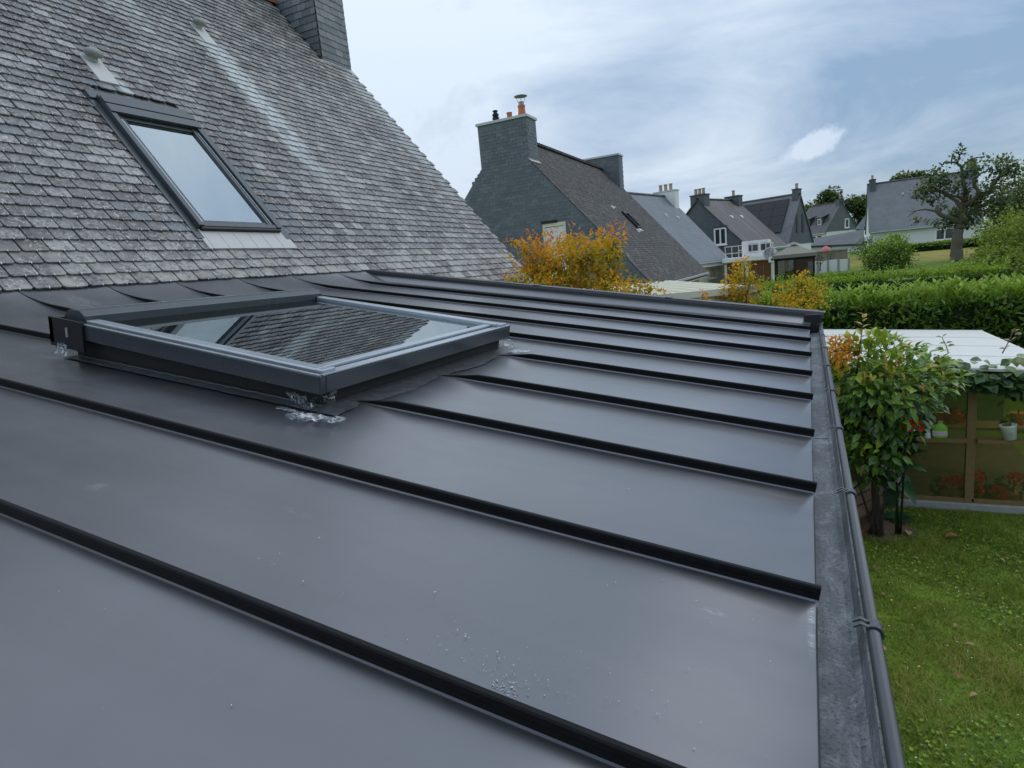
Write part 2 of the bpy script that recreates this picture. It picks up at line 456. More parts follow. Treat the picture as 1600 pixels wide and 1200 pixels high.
def mat_film():
    k = NT('crumpled_clear_film')
    lw = k.n('ShaderNodeLayerWeight'); lw.inputs[0].default_value = 0.45
    tr = k.n('ShaderNodeBsdfTransparent'); k.set(tr.inputs[0], (0.92, 0.95, 0.97))
    gl = k.n('ShaderNodeBsdfGlossy'); gl.inputs['Roughness'].default_value = 0.08
    df = k.n('ShaderNodeBsdfDiffuse'); k.set(df.inputs[0], (0.6, 0.66, 0.7))
    m0 = k.n('ShaderNodeMixShader'); m0.inputs[0].default_value = 0.2
    k.t.links.new(gl.outputs[0], m0.inputs[1]); k.t.links.new(df.outputs[0], m0.inputs[2])
    m = k.n('ShaderNodeMixShader')
    k.set(m.inputs[0], k.math('ADD', k.math('MULTIPLY', lw.outputs['Facing'], 0.6), 0.06))
    k.t.links.new(tr.outputs[0], m.inputs[1]); k.t.links.new(m0.outputs[0], m.inputs[2])
    k.t.links.new(m.outputs[0], k.out.inputs[0])
    return k.m
M['film'] = mat_film()
G1, G2, G3 = (0.012, 0.030, 0.008), (0.045, 0.105, 0.018), (0.13, 0.21, 0.03)
M['laurel'] = mat_leaf('laurel_leaves', [(0.0, (0.022, 0.056, 0.010)), (0.42, (0.095, 0.200, 0.020)), (0.75, (0.21, 0.34, 0.036)), (1.0, (0.34, 0.46, 0.06))], 0.28, 0.3, 0.6)
M['clipped'] = mat_leaf('clipped_hedge_leaves', [(0.0, (0.016, 0.042, 0.008)), (0.45, (0.075, 0.155, 0.014)), (0.9, (0.30, 0.42, 0.035))], 0.5, 0.25)
M['shrubleaf'] = mat_leaf('glossy_shrub_leaves', [(0.0, (0.020, 0.050, 0.010)), (0.33, (0.070, 0.155, 0.016)), (0.58, (0.18, 0.30, 0.025)), (0.80, (0.40, 0.47, 0.035)), (1.0, (0.55, 0.27, 0.07))], 0.3, 0.22, 0.55)
M['maple'] = mat_leaf('autumn_maple_leaves', [(0.0, (0.09, 0.13, 0.012)), (0.30, (0.38, 0.33, 0.018)), (0.55, (0.70, 0.42, 0.026)), (0.8, (0.78, 0.32, 0.045)), (1.0, (0.60, 0.18, 0.08))], 0.6, 0.56, 0.25)
M['vine'] = mat_leaf('kiwi_vine_leaves', [(0.0, (0.024, 0.050, 0.016)), (0.5, (0.070, 0.135, 0.040)), (0.85, (0.19, 0.27, 0.10)), (1.0, (0.28, 0.17, 0.08))], 0.4, 0.2, 0.5)
M['bushleaf'] = mat_leaf('yellow_green_leaves', [(0.0, (0.045, 0.080, 0.014)), (0.5, (0.16, 0.23, 0.028)), (1.0, (0.33, 0.39, 0.06))], 0.5, 0.3)
M['treeleaf'] = mat_leaf('dark_tree_leaves', [(0.0, (0.020, 0.040, 0.012)), (0.55, (0.075, 0.120, 0.028)), (1.0, (0.22, 0.27, 0.06))], 0.5, 0.25)
M['canna'] = mat_leaf('broad_dark_leaves', [(0.0, (0.010, 0.035, 0.014)), (0.6, (0.024, 0.085, 0.030)), (1.0, (0.07, 0.16, 0.05))], 0.4, 0.2, 0.5)
M['grass'] = mat_leaf('lawn_grass', [(0.0, (0.065, 0.112, 0.013)), (0.45, (0.180, 0.255, 0.030)), (0.75, (0.32, 0.35, 0.06)), (1.0, (0.46, 0.40, 0.15))], 0.6, 0.3, 0.25)

def mat_ground():
    k = NT('garden_ground')
    p = k.pos()
    n = k.noise(p, 0.7, 6, 0.65)
    n2 = k.noise(p, 7, 6, 0.7)
    n3 = k.noise(p, 60, 3, 0.7)
    c = k.ramp(n2, [(0.3, (0.060, 0.110, 0.013)), (0.55, (0.125, 0.205, 0.024)), (0.75, (0.20, 0.245, 0.04))])
    c = k.mix(k.maprange(n, 0.48, 0.68, 0, 0.6), c, (0.16, 0.155, 0.045))
    c = k.mix(k.maprange(n3, 0.6, 0.7, 0, 0.5), c, (0.02, 0.03, 0.008))
    s3 = k.n('ShaderNodeSeparateXYZ'); k.set(s3.inputs[0], p)
    dry = k.math('MULTIPLY', k.maprange(s3.outputs[1], 38, 40), k.maprange(s3.outputs[1], 46, 43))
    c = k.mix(k.math('MULTIPLY', dry, k.maprange(k.noise(p, 1.2, 4), 0.3, 0.6, 0.3, 0.9)), c, (0.30, 0.24, 0.07))
    k.bump(n3, 0.6, 0.02)
    return k.fin(c, 0.9, 0, 0.15)
M['ground'] = mat_ground()

# ------------------------------------------------------------------ object helpers
WM = {}
def props(o, label=None, cat=None, group=None, kind=None):
    if label: o['label'] = label
    if cat: o['category'] = cat
    if group: o['group'] = group
    if kind: o['kind'] = kind
    return o
def thing(name, label, cat, loc=(0, 0, 0), rz=0.0, group=None):
    o = bpy.data.objects.new(name, None)
    COL.objects.link(o)
    o.empty_display_size = 0.2
    o.location = loc
    o.rotation_euler = (0, 0, rz)
    WM[o.name] = Matrix.Translation(loc) @ Matrix.Rotation(rz, 4, 'Z')
    return props(o, label, cat, group)
def link(name, me, mat=None, parent=None, mw=None, **kw):
    """mw: world matrix of the object (identity = geometry already in the parent's frame)"""
    o = bpy.data.objects.new(name, me)
    COL.objects.link(o)
    if mat is not None and not me.materials:
        me.materials.append(mat)
    if parent is not None:
        o.parent = parent
        pm = WM[parent.name]
        if mw is None:
            WM[o.name] = pm
        else:
            o.matrix_basis = pm.inverted() @ mw
            WM[o.name] = mw
    else:
        if mw is not None:
            o.matrix_basis = mw
        WM[o.name] = mw if mw is not None else Matrix.Identity(4)
    return props(o, **kw)

I4 = Matrix.Identity(4)
class MB:
    def __init__(s, T=None):
        s.v, s.f, s.T = [], [], T or I4
        s.uv = None
    def add(s, vs, fs):
        b = len(s.v)
        s.v += [tuple(s.T @ Vector(v)) for v in vs]
        s.f += [tuple(b + i for i in f) for f in fs]
        return s
    def box(s, x0, x1, y0, y1, z0, z1):
        return s.add([(x0, y0, z0), (x1, y0, z0), (x1, y1, z0), (x0, y1, z0), (x0, y0, z1), (x1, y0, z1), (x1, y1, z1), (x0, y1, z1)],
                     [(0, 3, 2, 1), (4, 5, 6, 7), (0, 1, 5, 4), (1, 2, 6, 5), (2, 3, 7, 6), (3, 0, 4, 7)])
    def hexa(s, b, t):
        """b, t: four bottom and four top points (counter-clockwise)"""
        return s.add(list(b) + list(t), [(0, 3, 2, 1), (4, 5, 6, 7), (0, 1, 5, 4), (1, 2, 6, 5), (2, 3, 7, 6), (3, 0, 4, 7)])
    def prism(s, poly, f0, f1):
        """poly: 2-D points; f0, f1 map (a, b) to the 3-D start and end sections"""
        n = len(poly)
        vs = [f0(*p) for p in poly] + [f1(*p) for p in poly]
        fs = [tuple(range(n))[::-1], tuple(range(n, 2 * n))] + [(i, (i + 1) % n, n + (i + 1) % n, n + i) for i in range(n)]
        return s.add(vs, fs)
    def tube(s, pts, rad, sides=8, cap=True):
        pts = [Vector(p) for p in pts]
        if isinstance(rad, (int, float)):
            rad = [rad] * len(pts)
        rings, prev = [], None
        for i, p in enumerate(pts):
            d = (pts[min(i + 1, len(pts) - 1)] - pts[max(i - 1, 0)]).normalized()
            if prev is None:
                a = d.orthogonal().normalized()
            else:
                a = (prev - d * prev.dot(d))
                a = a.normalized() if a.length > 1e-6 else d.orthogonal().normalized()
            prev = a
            b = d.cross(a)
            rings.append([p + (a * math.cos(2 * math.pi * k / sides) + b * math.sin(2 * math.pi * k / sides)) * rad[i] for k in range(sides)])
        vs = [tuple(v) for r in rings for v in r]
        fs = []
        for i in range(len(rings) - 1):
            for k in range(sides):
                k2 = (k + 1) % sides
                fs.append((i * sides + k, i * sides + k2, (i + 1) * sides + k2, (i + 1) * sides + k))
        if cap:
            fs.append(tuple(range(sides))[::-1])
            fs.append(tuple((len(rings) - 1) * sides + k for k in range(sides)))
        return s.add(vs, fs)
    def lathe(s, prof, c=(0, 0, 0), sides=16):
        vs, fs = [], []
        for r, z in prof:
            for k in range(sides):
                a = 2 * math.pi * k / sides
                vs.append((c[0] + r * math.cos(a), c[1] + r * math.sin(a), c[2] + z))
        for i in range(len(prof) - 1):
            for k in range(sides):
                k2 = (k + 1) % sides
                fs.append((i * sides + k, i * sides + k2, (i + 1) * sides + k2, (i + 1) * sides + k))
        fs.append(tuple(range(sides))[::-1])
        fs.append(tuple((len(prof) - 1) * sides + k for k in range(sides)))
        return s.add(vs, fs)
    def mesh(s, name, parent=None, smooth=False):
        me = bpy.data.meshes.new(name)
        v = s.v
        if parent is not None:
            inv = WM[parent.name].inverted()
            v = [tuple(inv @ Vector(p)) for p in v]
        me.from_pydata(v, [], s.f)
        if smooth:
            me.polygons.foreach_set('use_smooth', [True] * len(me.polygons))
        me.update()
        return me
    def build(s, name, mat, parent=None, smooth=False, bevel=0.0, local=False, **kw):
        """vertices are world coordinates unless local is set"""
        me = s.mesh(name, None if local else parent, smooth)
        o = link(name, me, mat, parent, **kw)
        if bevel:
            m = o.modifiers.new('bevel', 'BEVEL')
            m.width = bevel; m.segments = 2; m.limit_method = 'ANGLE'; m.angle_limit = R(40)
        return o

def npmesh(name, V, F, tint=None, smooth=False):
    """V (n,3); F list of (m,k) index arrays"""
    me = bpy.data.meshes.new(name)
    me.vertices.add(len(V))
    me.vertices.foreach_set('co', np.asarray(V, np.float32).ravel())
    loops = np.concatenate([f.ravel() for f in F])
    tot = np.concatenate([np.full(len(f), f.shape[1]) for f in F])
    st = np.concatenate([[0], np.cumsum(tot)[:-1]])
    me.loops.add(len(loops))
    me.loops.foreach_set('vertex_index', loops.astype(np.int32))
    me.polygons.add(len(tot))
    me.polygons.foreach_set('loop_start', st.astype(np.int32))
    me.polygons.foreach_set('use_smooth', np.full(len(tot), bool(smooth)))
    me.update(calc_edges=True)
    if tint is not None:
        a = me.attributes.new('tint', 'FLOAT', 'POINT')
        a.data.foreach_set('value', np.asarray(tint, np.float32))
    return me

def at(px, py, y):
    """a point of the place seen at photo pixel px, py and standing y metres beyond the camera"""
    v = CM.T @ np.array([(px - 800) / FPX, (py - 600) / FPX, 1.0])
    return v * (y / v[1])

def nrm(a):
    return a / np.maximum(np.linalg.norm(a, axis=-1, keepdims=True), 1e-9)

LEAF_KITE = (np.array([[0, 0, 0], [-0.5, 0.45, 0.10], [0, 1, -0.05], [0.5, 0.45, 0.10]]), [np.array([[0, 2, 1], [0, 3, 2]])])
LEAF_BROAD = (np.array([[0, 0, 0], [0.38, 0.22, 0.07], [0.5, 0.52, 0.06], [0, 1, -0.16], [-0.5, 0.52, 0.06], [-0.38, 0.22, 0.07], [0, 0.3, 0.0], [0, 0.62, -0.02]]),
              [np.array([[0, 1, 6], [0, 6, 5], [7, 2, 3], [7, 3, 4]]), np.array([[6, 1, 2, 7], [6, 7, 4, 5]])])
def leaves(C, A, N, L, Wd, tint, tmpl=LEAF_KITE):
    """C centres (base), A axis directions, N face normals, L lengths, Wd widths"""
    A = nrm(A); X = nrm(np.cross(A, N)); N = np.cross(X, A)
    t, F = tmpl
    V = (C[:, None] + X[:, None] * (t[None, :, 0:1] * Wd[:, None, None]) + A[:, None] * (t[None, :, 1:2] * L[:, None, None])
         + N[:, None] * (t[None, :, 2:3] * L[:, None, None]))
    k = len(t)
    off = (np.arange(len(C)) * k)
    FF = [(off[:, None, None] + f[None]).reshape(-1, f.shape[1]) for f in F]
    return V.reshape(-1, 3), FF, np.repeat(tint, k)

def vnoise(P, sc, seed=0):
    """cheap smooth pseudo-noise in -1..1"""
    r = np.random.default_rng(seed)
    o = np.zeros(len(P))
    for i in range(5):
        d = r.normal(size=3); d /= np.linalg.norm(d)
        o += np.sin(P @ d * sc * (1 + 0.45 * i) + r.uniform(0, 6.28)) / (1 + 0.3 * i)
    return o / 2.2

def crown_points(c, rad, n, seed=0, shell=0.55, bump=0.3, sc=2.0):
    r = np.random.default_rng(seed)
    d = nrm(r.normal(size=(n, 3)))
    rr = 1 - (1 - r.uniform(shell, 1.0, n)) 
    m = 1 + bump * vnoise(d * 3, sc, seed + 5)
    P = np.array(c) + d * np.array(rad) * (rr * m)[:, None]
    return P, d, rr

def foliage(name, parent, mat, sets, kind=None):
    V, F, T, b = [], {}, [], 0
    for v, ff, t in sets:
        V.append(v); T.append(t)
        for f in ff:
            F.setdefault(f.shape[1], []).append(f + b)
        b += len(v)
    V = np.concatenate(V)
    if parent is not None:
        inv = np.array(WM[parent.name].inverted())
        V = V @ inv[:3, :3].T + inv[:3, 3]
    me = npmesh(name, V, [np.concatenate(x) for x in F.values()], np.concatenate(T))
    return link(name, me, mat, parent, kind=kind)

# ------------------------------------------------------------------ ground
GZ = -3.5
def gz(y, x=5.0):
    a = float(np.interp(y, [12, 17, 30, 38.2, 42, 90, 300], [-3.5, -2.3, -1.6, -1.45, -1.0, -1.1, -0.5]))
    b = float(np.interp(y, [12, 19, 34, 60, 90, 300], [-3.5, -2.7, -2.1, -2.4, -1.5, -0.5]))
    f = min(1, max(0, (x + 1.6) / 1.9)); f = f * f * (3 - 2 * f)
    return b + (a - b) * f
def make_ground():
    xs = np.concatenate([np.linspace(-900, -30, 8), np.linspace(-20, -5, 8), np.linspace(-4, 4, 17), np.linspace(5, 20, 8), np.linspace(30, 900, 8)])
    ys = np.concatenate([np.linspace(-900, -10, 6), np.linspace(-4, 12, 9), np.linspace(12.5, 44, 40), np.linspace(48, 100, 14), np.linspace(140, 2200, 10)])
    V = np.array([(x, y, gz(y, x)) for y in ys for x in xs])
    nx = len(xs)
    F = np.array([(j * nx + i, j * nx + i + 1, (j + 1) * nx + i + 1, (j + 1) * nx + i) for j in range(len(ys) - 1) for i in range(nx - 1)])
    link('ground', npmesh('ground', V, [F], smooth=True), M['ground'], kind='structure')
make_ground()

# ------------------------------------------------------------------ slates
A_EXT, B_ROOF = 0.16215, 0.89332
def frame(o, u, s):
    u, s = Vector(u).normalized(), Vector(s).normalized()
    n = u.cross(s)
    return Matrix(((u.x, s.x, n.x, o[0]), (u.y, s.y, n.y, o[1]), (u.z, s.z, n.z, o[2]), (0, 0, 0, 1)))
ROOF = frame((-4.66, 0, 0.187), (0, 1, 0), (-math.cos(B_ROOF), 0, math.sin(B_ROOF)))
def slate_template(w, L, th, lift, tilt, seed):
    r = random.Random(seed)
    j = lambda a: r.uniform(-a, a)
    h = w / 2
    poly = [(-h, L), (-h + j(.002), 0.012 + j(.003)), (-h + .010 + abs(j(.006)), j(.003)), (0.0 + j(.02), j(.0035)), (h - .010 - abs(j(.006)), j(.003)), (h + j(.002), 0.012 + j(.003)), (h, L)]
    top = [(x, s, lift - tilt * s + j(.0012)) for x, s in poly]
    bot = [(x, s, z - th) for x, s, z in top]
    n = len(poly)
    vs = np.array(top + bot)
    fs_top = [tuple(range(n))]
    sides = [(i, n + i, n + (i + 1) % n, (i + 1) % n) for i in range(1, n - 1)] + [(0, n, n + 1, 1)]
    return vs, np.array(fs_top), np.array(sides)
def slate_field(T, cells, w, L, th, lift, tilt, seeds=4):
    """cells: list of (u, s); returns numpy world verts and faces"""
    V, F7, F4, b = [], [], [], 0
    r = np.random.default_rng(5)
    tm = [slate_template(w, L, th, lift, tilt, i) for i in range(seeds)]
    Tm = np.array(T)
    for u, s in cells:
        v, ft, fs = tm[r.integers(seeds)]
        a = r.normal(0, 0.008)
        vv = v.copy()
        x, y = vv[:, 0] * math.cos(a) - vv[:, 1] * math.sin(a), vv[:, 0] * math.sin(a) + vv[:, 1] * math.cos(a)
        vv[:, 0] = x + u + r.normal(0, 0.0012); vv[:, 1] = y + s + r.normal(0, 0.0015)
        vv[:, 2] += r.uniform(-0.001, 0.0018)
        V.append(vv); F7.append(ft + b); F4.append(fs + b); b += len(v)
    V = np.concatenate(V)
    V = V @ Tm[:3, :3].T + Tm[:3, 3]
    return V, [np.concatenate(F7), np.concatenate(F4)]
def rel(V, parent):
    inv = np.array(WM[parent.name].inverted())
    return V @ inv[:3, :3].T + inv[:3, 3]

def wall_boxes(mb, pts, th=0.2):
    pass

# ------------------------------------------------------------------ main house
HB = (-8.75, 3.8, GZ)
house = thing('slate_house', 'large house with weathered grey slate roof, roof window and two round vents', 'house', HB)
RZ, RX = 5.253, -8.75                     # ridge
Y0, Y1 = -2.6, 10.2
def make_main_house():
    GH = 0.115
    ex, ez = -3.92, 0.187 - (0.74) * math.tan(B_ROOF)       # lower eave line, s about -1.18
    # deck under the slates (both slopes)
    d = MB()
    off = Vector((math.sin(B_ROOF), 0, math.cos(B_ROOF)))
    for sgn in (1, -1):
        def q(x, z, n):
            xx = x + n * off.x
            return (RX + sgn * (xx - RX), z + n * off.z)
        e0, e1 = q(ex, ez, -0.004), q(ex, ez, -0.14)
        r0, r1 = (RX, RZ - 0.004), (RX, RZ - 0.23)
        ya, yb = (Y0, Y1 - 0.02)
        pts = [e0, r0, r1, e1] if sgn == 1 else [r0, e0, e1, r1]
        d.prism(pts, lambda a, b: (a, ya, b), lambda a, b: (a, yb, b))
    roof = d.build('roof', M['slate'], house)
    # walls
    w = MB()
    xr, xl = -4.35, -13.15
    def gable(y0, y1):
        top = RZ - 0.26
        sl = math.tan(B_ROOF)
        zr = top - (xr - RX) * sl; zl = top - (RX - xl) * sl
        w.prism([(xl, GZ), (xr, GZ), (xr, zr), (RX, top), (xl, zl)], lambda a, b: (a, y1, b), lambda a, b: (a, y0, b))
    gable(9.85, 10.1); gable(-2.5, -2.3)
    w.box(xr - .25, xr - .002, -2.3, 9.85, GZ, -1.0); w.box(xl + .002, xl + .25, -2.3, 9.85, GZ, -1.0)
    w.build('wall', M['cream_wall'], house)
    # slates
    cells = []
    wu = 0.1795
    rows = int(6.52 / GH)
    for i in range(-10, rows):
        s = i * GH
        o = (i % 2) * wu / 2
        y = 0.7 + o
        while y < Y1 + 0.01:
            ok = True
            if s < -0.01 and y < 6.02: ok = False                      # covered by the extension roof
            if 4.045 < y < 5.03 and 0.30 < s < 2.42: ok = False          # roof window and its flashing
            if 9.40 < y < 10.30 and s > 4.88: ok = False               # chimney
            if y + wu / 2 > Y1 + 0.02: ok = False
            if ok: cells.append((y, s))
            y += wu
    # biggest in the picture first
    def size(c):
        P = ROOF @ Vector((c[0], c[1] + .06, 0))
        pc = CM @ np.array(P)
        if pc[2] <= 0.2: return 0
        x, yv = 800 + FPX * pc[0] / pc[2], 600 + FPX * pc[1] / pc[2]
        if not (-20 < x < 1620 and -20 < yv < 1220): return 0
        nrm_ = np.array((math.sin(B_ROOF), 0, math.cos(B_ROOF)))
        return abs(np.dot(nrm_, np.array(P))) / (np.linalg.norm(np.array(P)) ** 3)
    cells.sort(key=size, reverse=True)
    near, rest = cells[:300], cells[300:]
    tms = []
    for k in range(5):
        v, ft, fs = slate_template(wu - 0.0115, 0.128, 0.016, 0.030, 0.135, 40 + k)
        me = npmesh('slate', v, [ft, fs]); me.materials.append(M['slate'])
        tms.append(me)
    for u, s in near:
        T = ROOF @ Matrix.Translation((u + rnd.gauss(0, .0012), s + rnd.gauss(0, .0015), rnd.uniform(-.001, .002))) @ Matrix.Rotation(rnd.gauss(0, .009), 4, 'Z')
        link('slate', tms[rnd.randrange(5)], None, roof, mw=T)
    V, F = slate_field(ROOF, rest, wu - 0.0115, 0.128, 0.016, 0.030, 0.135)
    link('slates', npmesh('slates', rel(V, house), F), M['slate'], roof, kind='stuff')
    # stainless hooks under the tail of each slate
    hk = MB(ROOF)
    for u, s in cells[:1500]:
        hk.box(u - .002, u + .002, s - .007, s + .009, .020, .0330)
    hk.build('slate_hooks', M['hook'], roof, kind='stuff')
    # verge strip along the gable
    v = MB(ROOF)
    v.box(Y1 - .03, Y1 + .012, -1.15, 6.5, -.14, -.005)
    v.build('verge_board', M['cap'], house)
    # ridge tiles
    for i in range(26):
        y = -2.5 + i * 0.46
        if y > 9.0: break
        rt = MB()
        prof = [(math.cos(t) * .13, math.sin(t) * .115 - .05) for t in np.linspace(-.15, math.pi + .15, 9)]
        inner = [(a * .86, b * .86 - .006) for a, b in prof[::-1]]
        rt.prism(prof + inner, lambda a, b: (RX + a * 1.06, y + .475, RZ + b + .015), lambda a, b: (RX + a, y, RZ + b))
        rt.build('ridge_tile', M['terracotta'], house)
    # chimney
    ch = MB()
    cx0, cx1, cy0, cy1, ct = -9.73, -7.79, 9.445, 10.235, 6.35
    ch.box(cx0, cx1, cy0, cy1, 3.4, ct)
    chim = ch.build('chimney', M['chim_slate'], house)
    fl = MB()
    fl.T = frame((cx1, 0, 4.04), (0, 1, 0), (-math.cos(B_ROOF), 0, math.sin(B_ROOF)))
    fl.box(9.40, 10.26, -.16, .012, .0, .036)
    fl.build('flashing', M['lead'], chim)
    cp = MB(); cp.box(cx0 - .06, cx1 + .06, cy0 - .06, cy1 + .06, ct, ct + .09)
    cp.build('capping', M['grey_cap'], chim, bevel=.008)
    FRONT = frame((0, cy0, 0), (1, 0, 0), (0, 0, 1)); SIDE = frame((cx1, 0, 0), (0, 1, 0), (0, 0, 1))
    allc = []
    for T, u0, u1, tag in ((FRONT, cx0, cx1, 0), (SIDE, cy0, cy1, 1)):
        nn = round((u1 - u0) / 0.195); ww = (u1 - u0) / nn
        for i in range(20):
            z = 4.02 + i * 0.117
            for j in range(nn + 1):
                u = u0 + (j + (0.5 if i % 2 == 0 else 0)) * ww
                if u > u1 + .001: continue
                x = u if tag == 0 else cx1
                roofz = RZ - abs(x - RX) * math.tan(B_ROOF)
                if tag == 0 and z < roofz - .12: continue
                allc.append((T, u, z, ww, z < 5.75, (u - ww / 2 < u0 - .01) or (u + ww / 2 > u1 + .01)))
    meshes = {}
    stuff = {}
    for T, u, z, ww, vis, half in allc:
        key = (round(ww, 3), half)
        if half:
            uu = u + (ww / 4 if u < (cx0 + .2 if T is FRONT else cy0 + .2) else -ww / 4)
        else:
            uu = u
        w2 = (ww / 2 if half else ww) - .004
        if key not in meshes:
            v, ft, fs = slate_template(w2, 0.128, .006, .022, .08, 70 + len(meshes))
            me = npmesh('slate', v, [ft, fs]); me.materials.append(M['chim_slate']); meshes[key] = me
        if vis:
            link('slate', meshes[key], None, chim, mw=T @ Matrix.Translation((uu, z, rnd.uniform(0, .0015))) @ Matrix.Rotation(rnd.gauss(0, .006), 4, 'Z'))
        else:
            stuff.setdefault(id(T), (T, w2, []))[2].append((uu, z))
    for T, w2, cs in stuff.values():
        V, F = slate_field(T, cs, .18, .128, .006, .022, .08)
        link('slates', npmesh('slates', rel(V, house), F), M['chim_slate'], chim, kind='stuff')
    # roof window: local frame u along y, s up slope, n outwards
    T = ROOF
    y0, y1, s0, s1 = 4.03, 5.02, 0.60, 2.31
    win = MB(T)
    win.box(y0, y0 + .055, s0, s1, -.05, .085); win.box(y1 - .055, y1, s0, s1, -.05, .085)
    win.box(y0 + .055, y1 - .055, s0, s0 + .05, -.05, .075); win.box(y0 + .055, y1 - .055, s1 - .05, s1, -.05, .085)
    wf = win.build('roof_window', M['alu'], house, bevel=.004)
    g = MB(T); g.box(y0 + .12, y1 - .12, s0 + .10, s1 - .275, .030, .036)
    g.build('pane', M['roofglass'], wf)
    bl = MB(T); bl.box(y0 + .1, y1 - .1, s0 + .08, s1 - .25, -.045, -.03)
    bl.build('blind', M['blind'], wf)
    sa = MB(T)
    for a, b in ((y0 + .057, y0 + .12), (y1 - .12, y1 - .057)):
        sr = MB(T); sr.box(a, b, s0 + .052, s1 - .2, .0, .060); sr.build('sash_stile', M['alu'], wf, bevel=.004)
    sa.box(y0 + .12, y1 - .12, s0 + .052, s0 + .10, .0, .048)
    sa.build('sash_rail', M['alu'], wf, bevel=.004)
    sa = MB(T); sa.box(y0 + .12, y1 - .12, s1 - .275, s1 - .225, .0, .052)
    sa.build('sash_rail', M['alu'], wf, bevel=.004)
    for a in (y0 + .075, y1 - .085):
        st = MB(T); st.box(a, a + .008, s0 + .06, s1 - .3, .0605, .066); st.build('glazing_bead', M['alu_lit'], wf)
    hd = MB(T)
    hd.box(y0 + .004, y1 - .004, s1 - .235, s1 - .125, .061, .098)
    hd.build('top_cover', M['alu'], wf, bevel=.006)
    hb = MB(T)
    hb.box(y0 - .06, y1 + .03, s1 - .02, s1 + .10, .0, .055); hb.box(y0 + .002, y1 - .002, s1 - .12, s1 - .03, .086, .104)
    hb.build('top_casing', M['alu'], wf, bevel=.006)
    for a, b in ((y0 - .075, y0 - .004), (y1 + .004, y1 + .09)):
        sf = MB(T); sf.box(a, b, s0 - .12, s1 + .06, -.002, .037); sf.build('side_flashing', M['alu'], wf)
    ap = MB(T); ap.box(y0 - .03, y1 + .06, s0 - .245, s0 - .004, .008, .034)
    for k in range(6):
        a = y0 + .02 + k * .17
        ap.box(a, a + .006, s0 - .25, s0 - .01, .034, .037)
    ap.build('apron', M['lead'], wf)
    bb = MB(T); bb.box(y0 + .02, y1 - .02, s0 - .03, s0 - .003, .02, .07)
    bb.build('bottom_casing', M['blackmetal'], wf)
    # two round vents with lead slates
    for (yv, sv) in ((4.35, 2.97), (6.55, 4.47)):
        vt = MB(T)
        vt.box(yv - .10, yv + .10, sv - .34, sv + .06, .016, .037)
        vo = vt.build('roof_vent', M['lead'], house)
        neck = ROOF @ Vector((yv, sv, .02))
        nk = MB(); nk.tube([neck, neck + Vector((.03, 0, .025)), neck + Vector((.05, 0, .045))], [.055, .05, .045], 12)
        nk.build('vent_neck', M['lead'], vo, smooth=True)
        c = neck + Vector((.058, 0, .058))
        tl = Matrix.Translation(c) @ Matrix.Rotation(R(22), 4, 'Y') @ Matrix.Rotation(R(0), 4, 'X')
        cp = MB(tl)
        cp.lathe([(.04, -.036), (.068, -.032), (.083, -.010), (.084, .014), (.068, .037), (.034, .052), (.003, .056)], sides=18)
        cp.build('vent_cap', M['vent'], vo, smooth=True)
make_main_house()

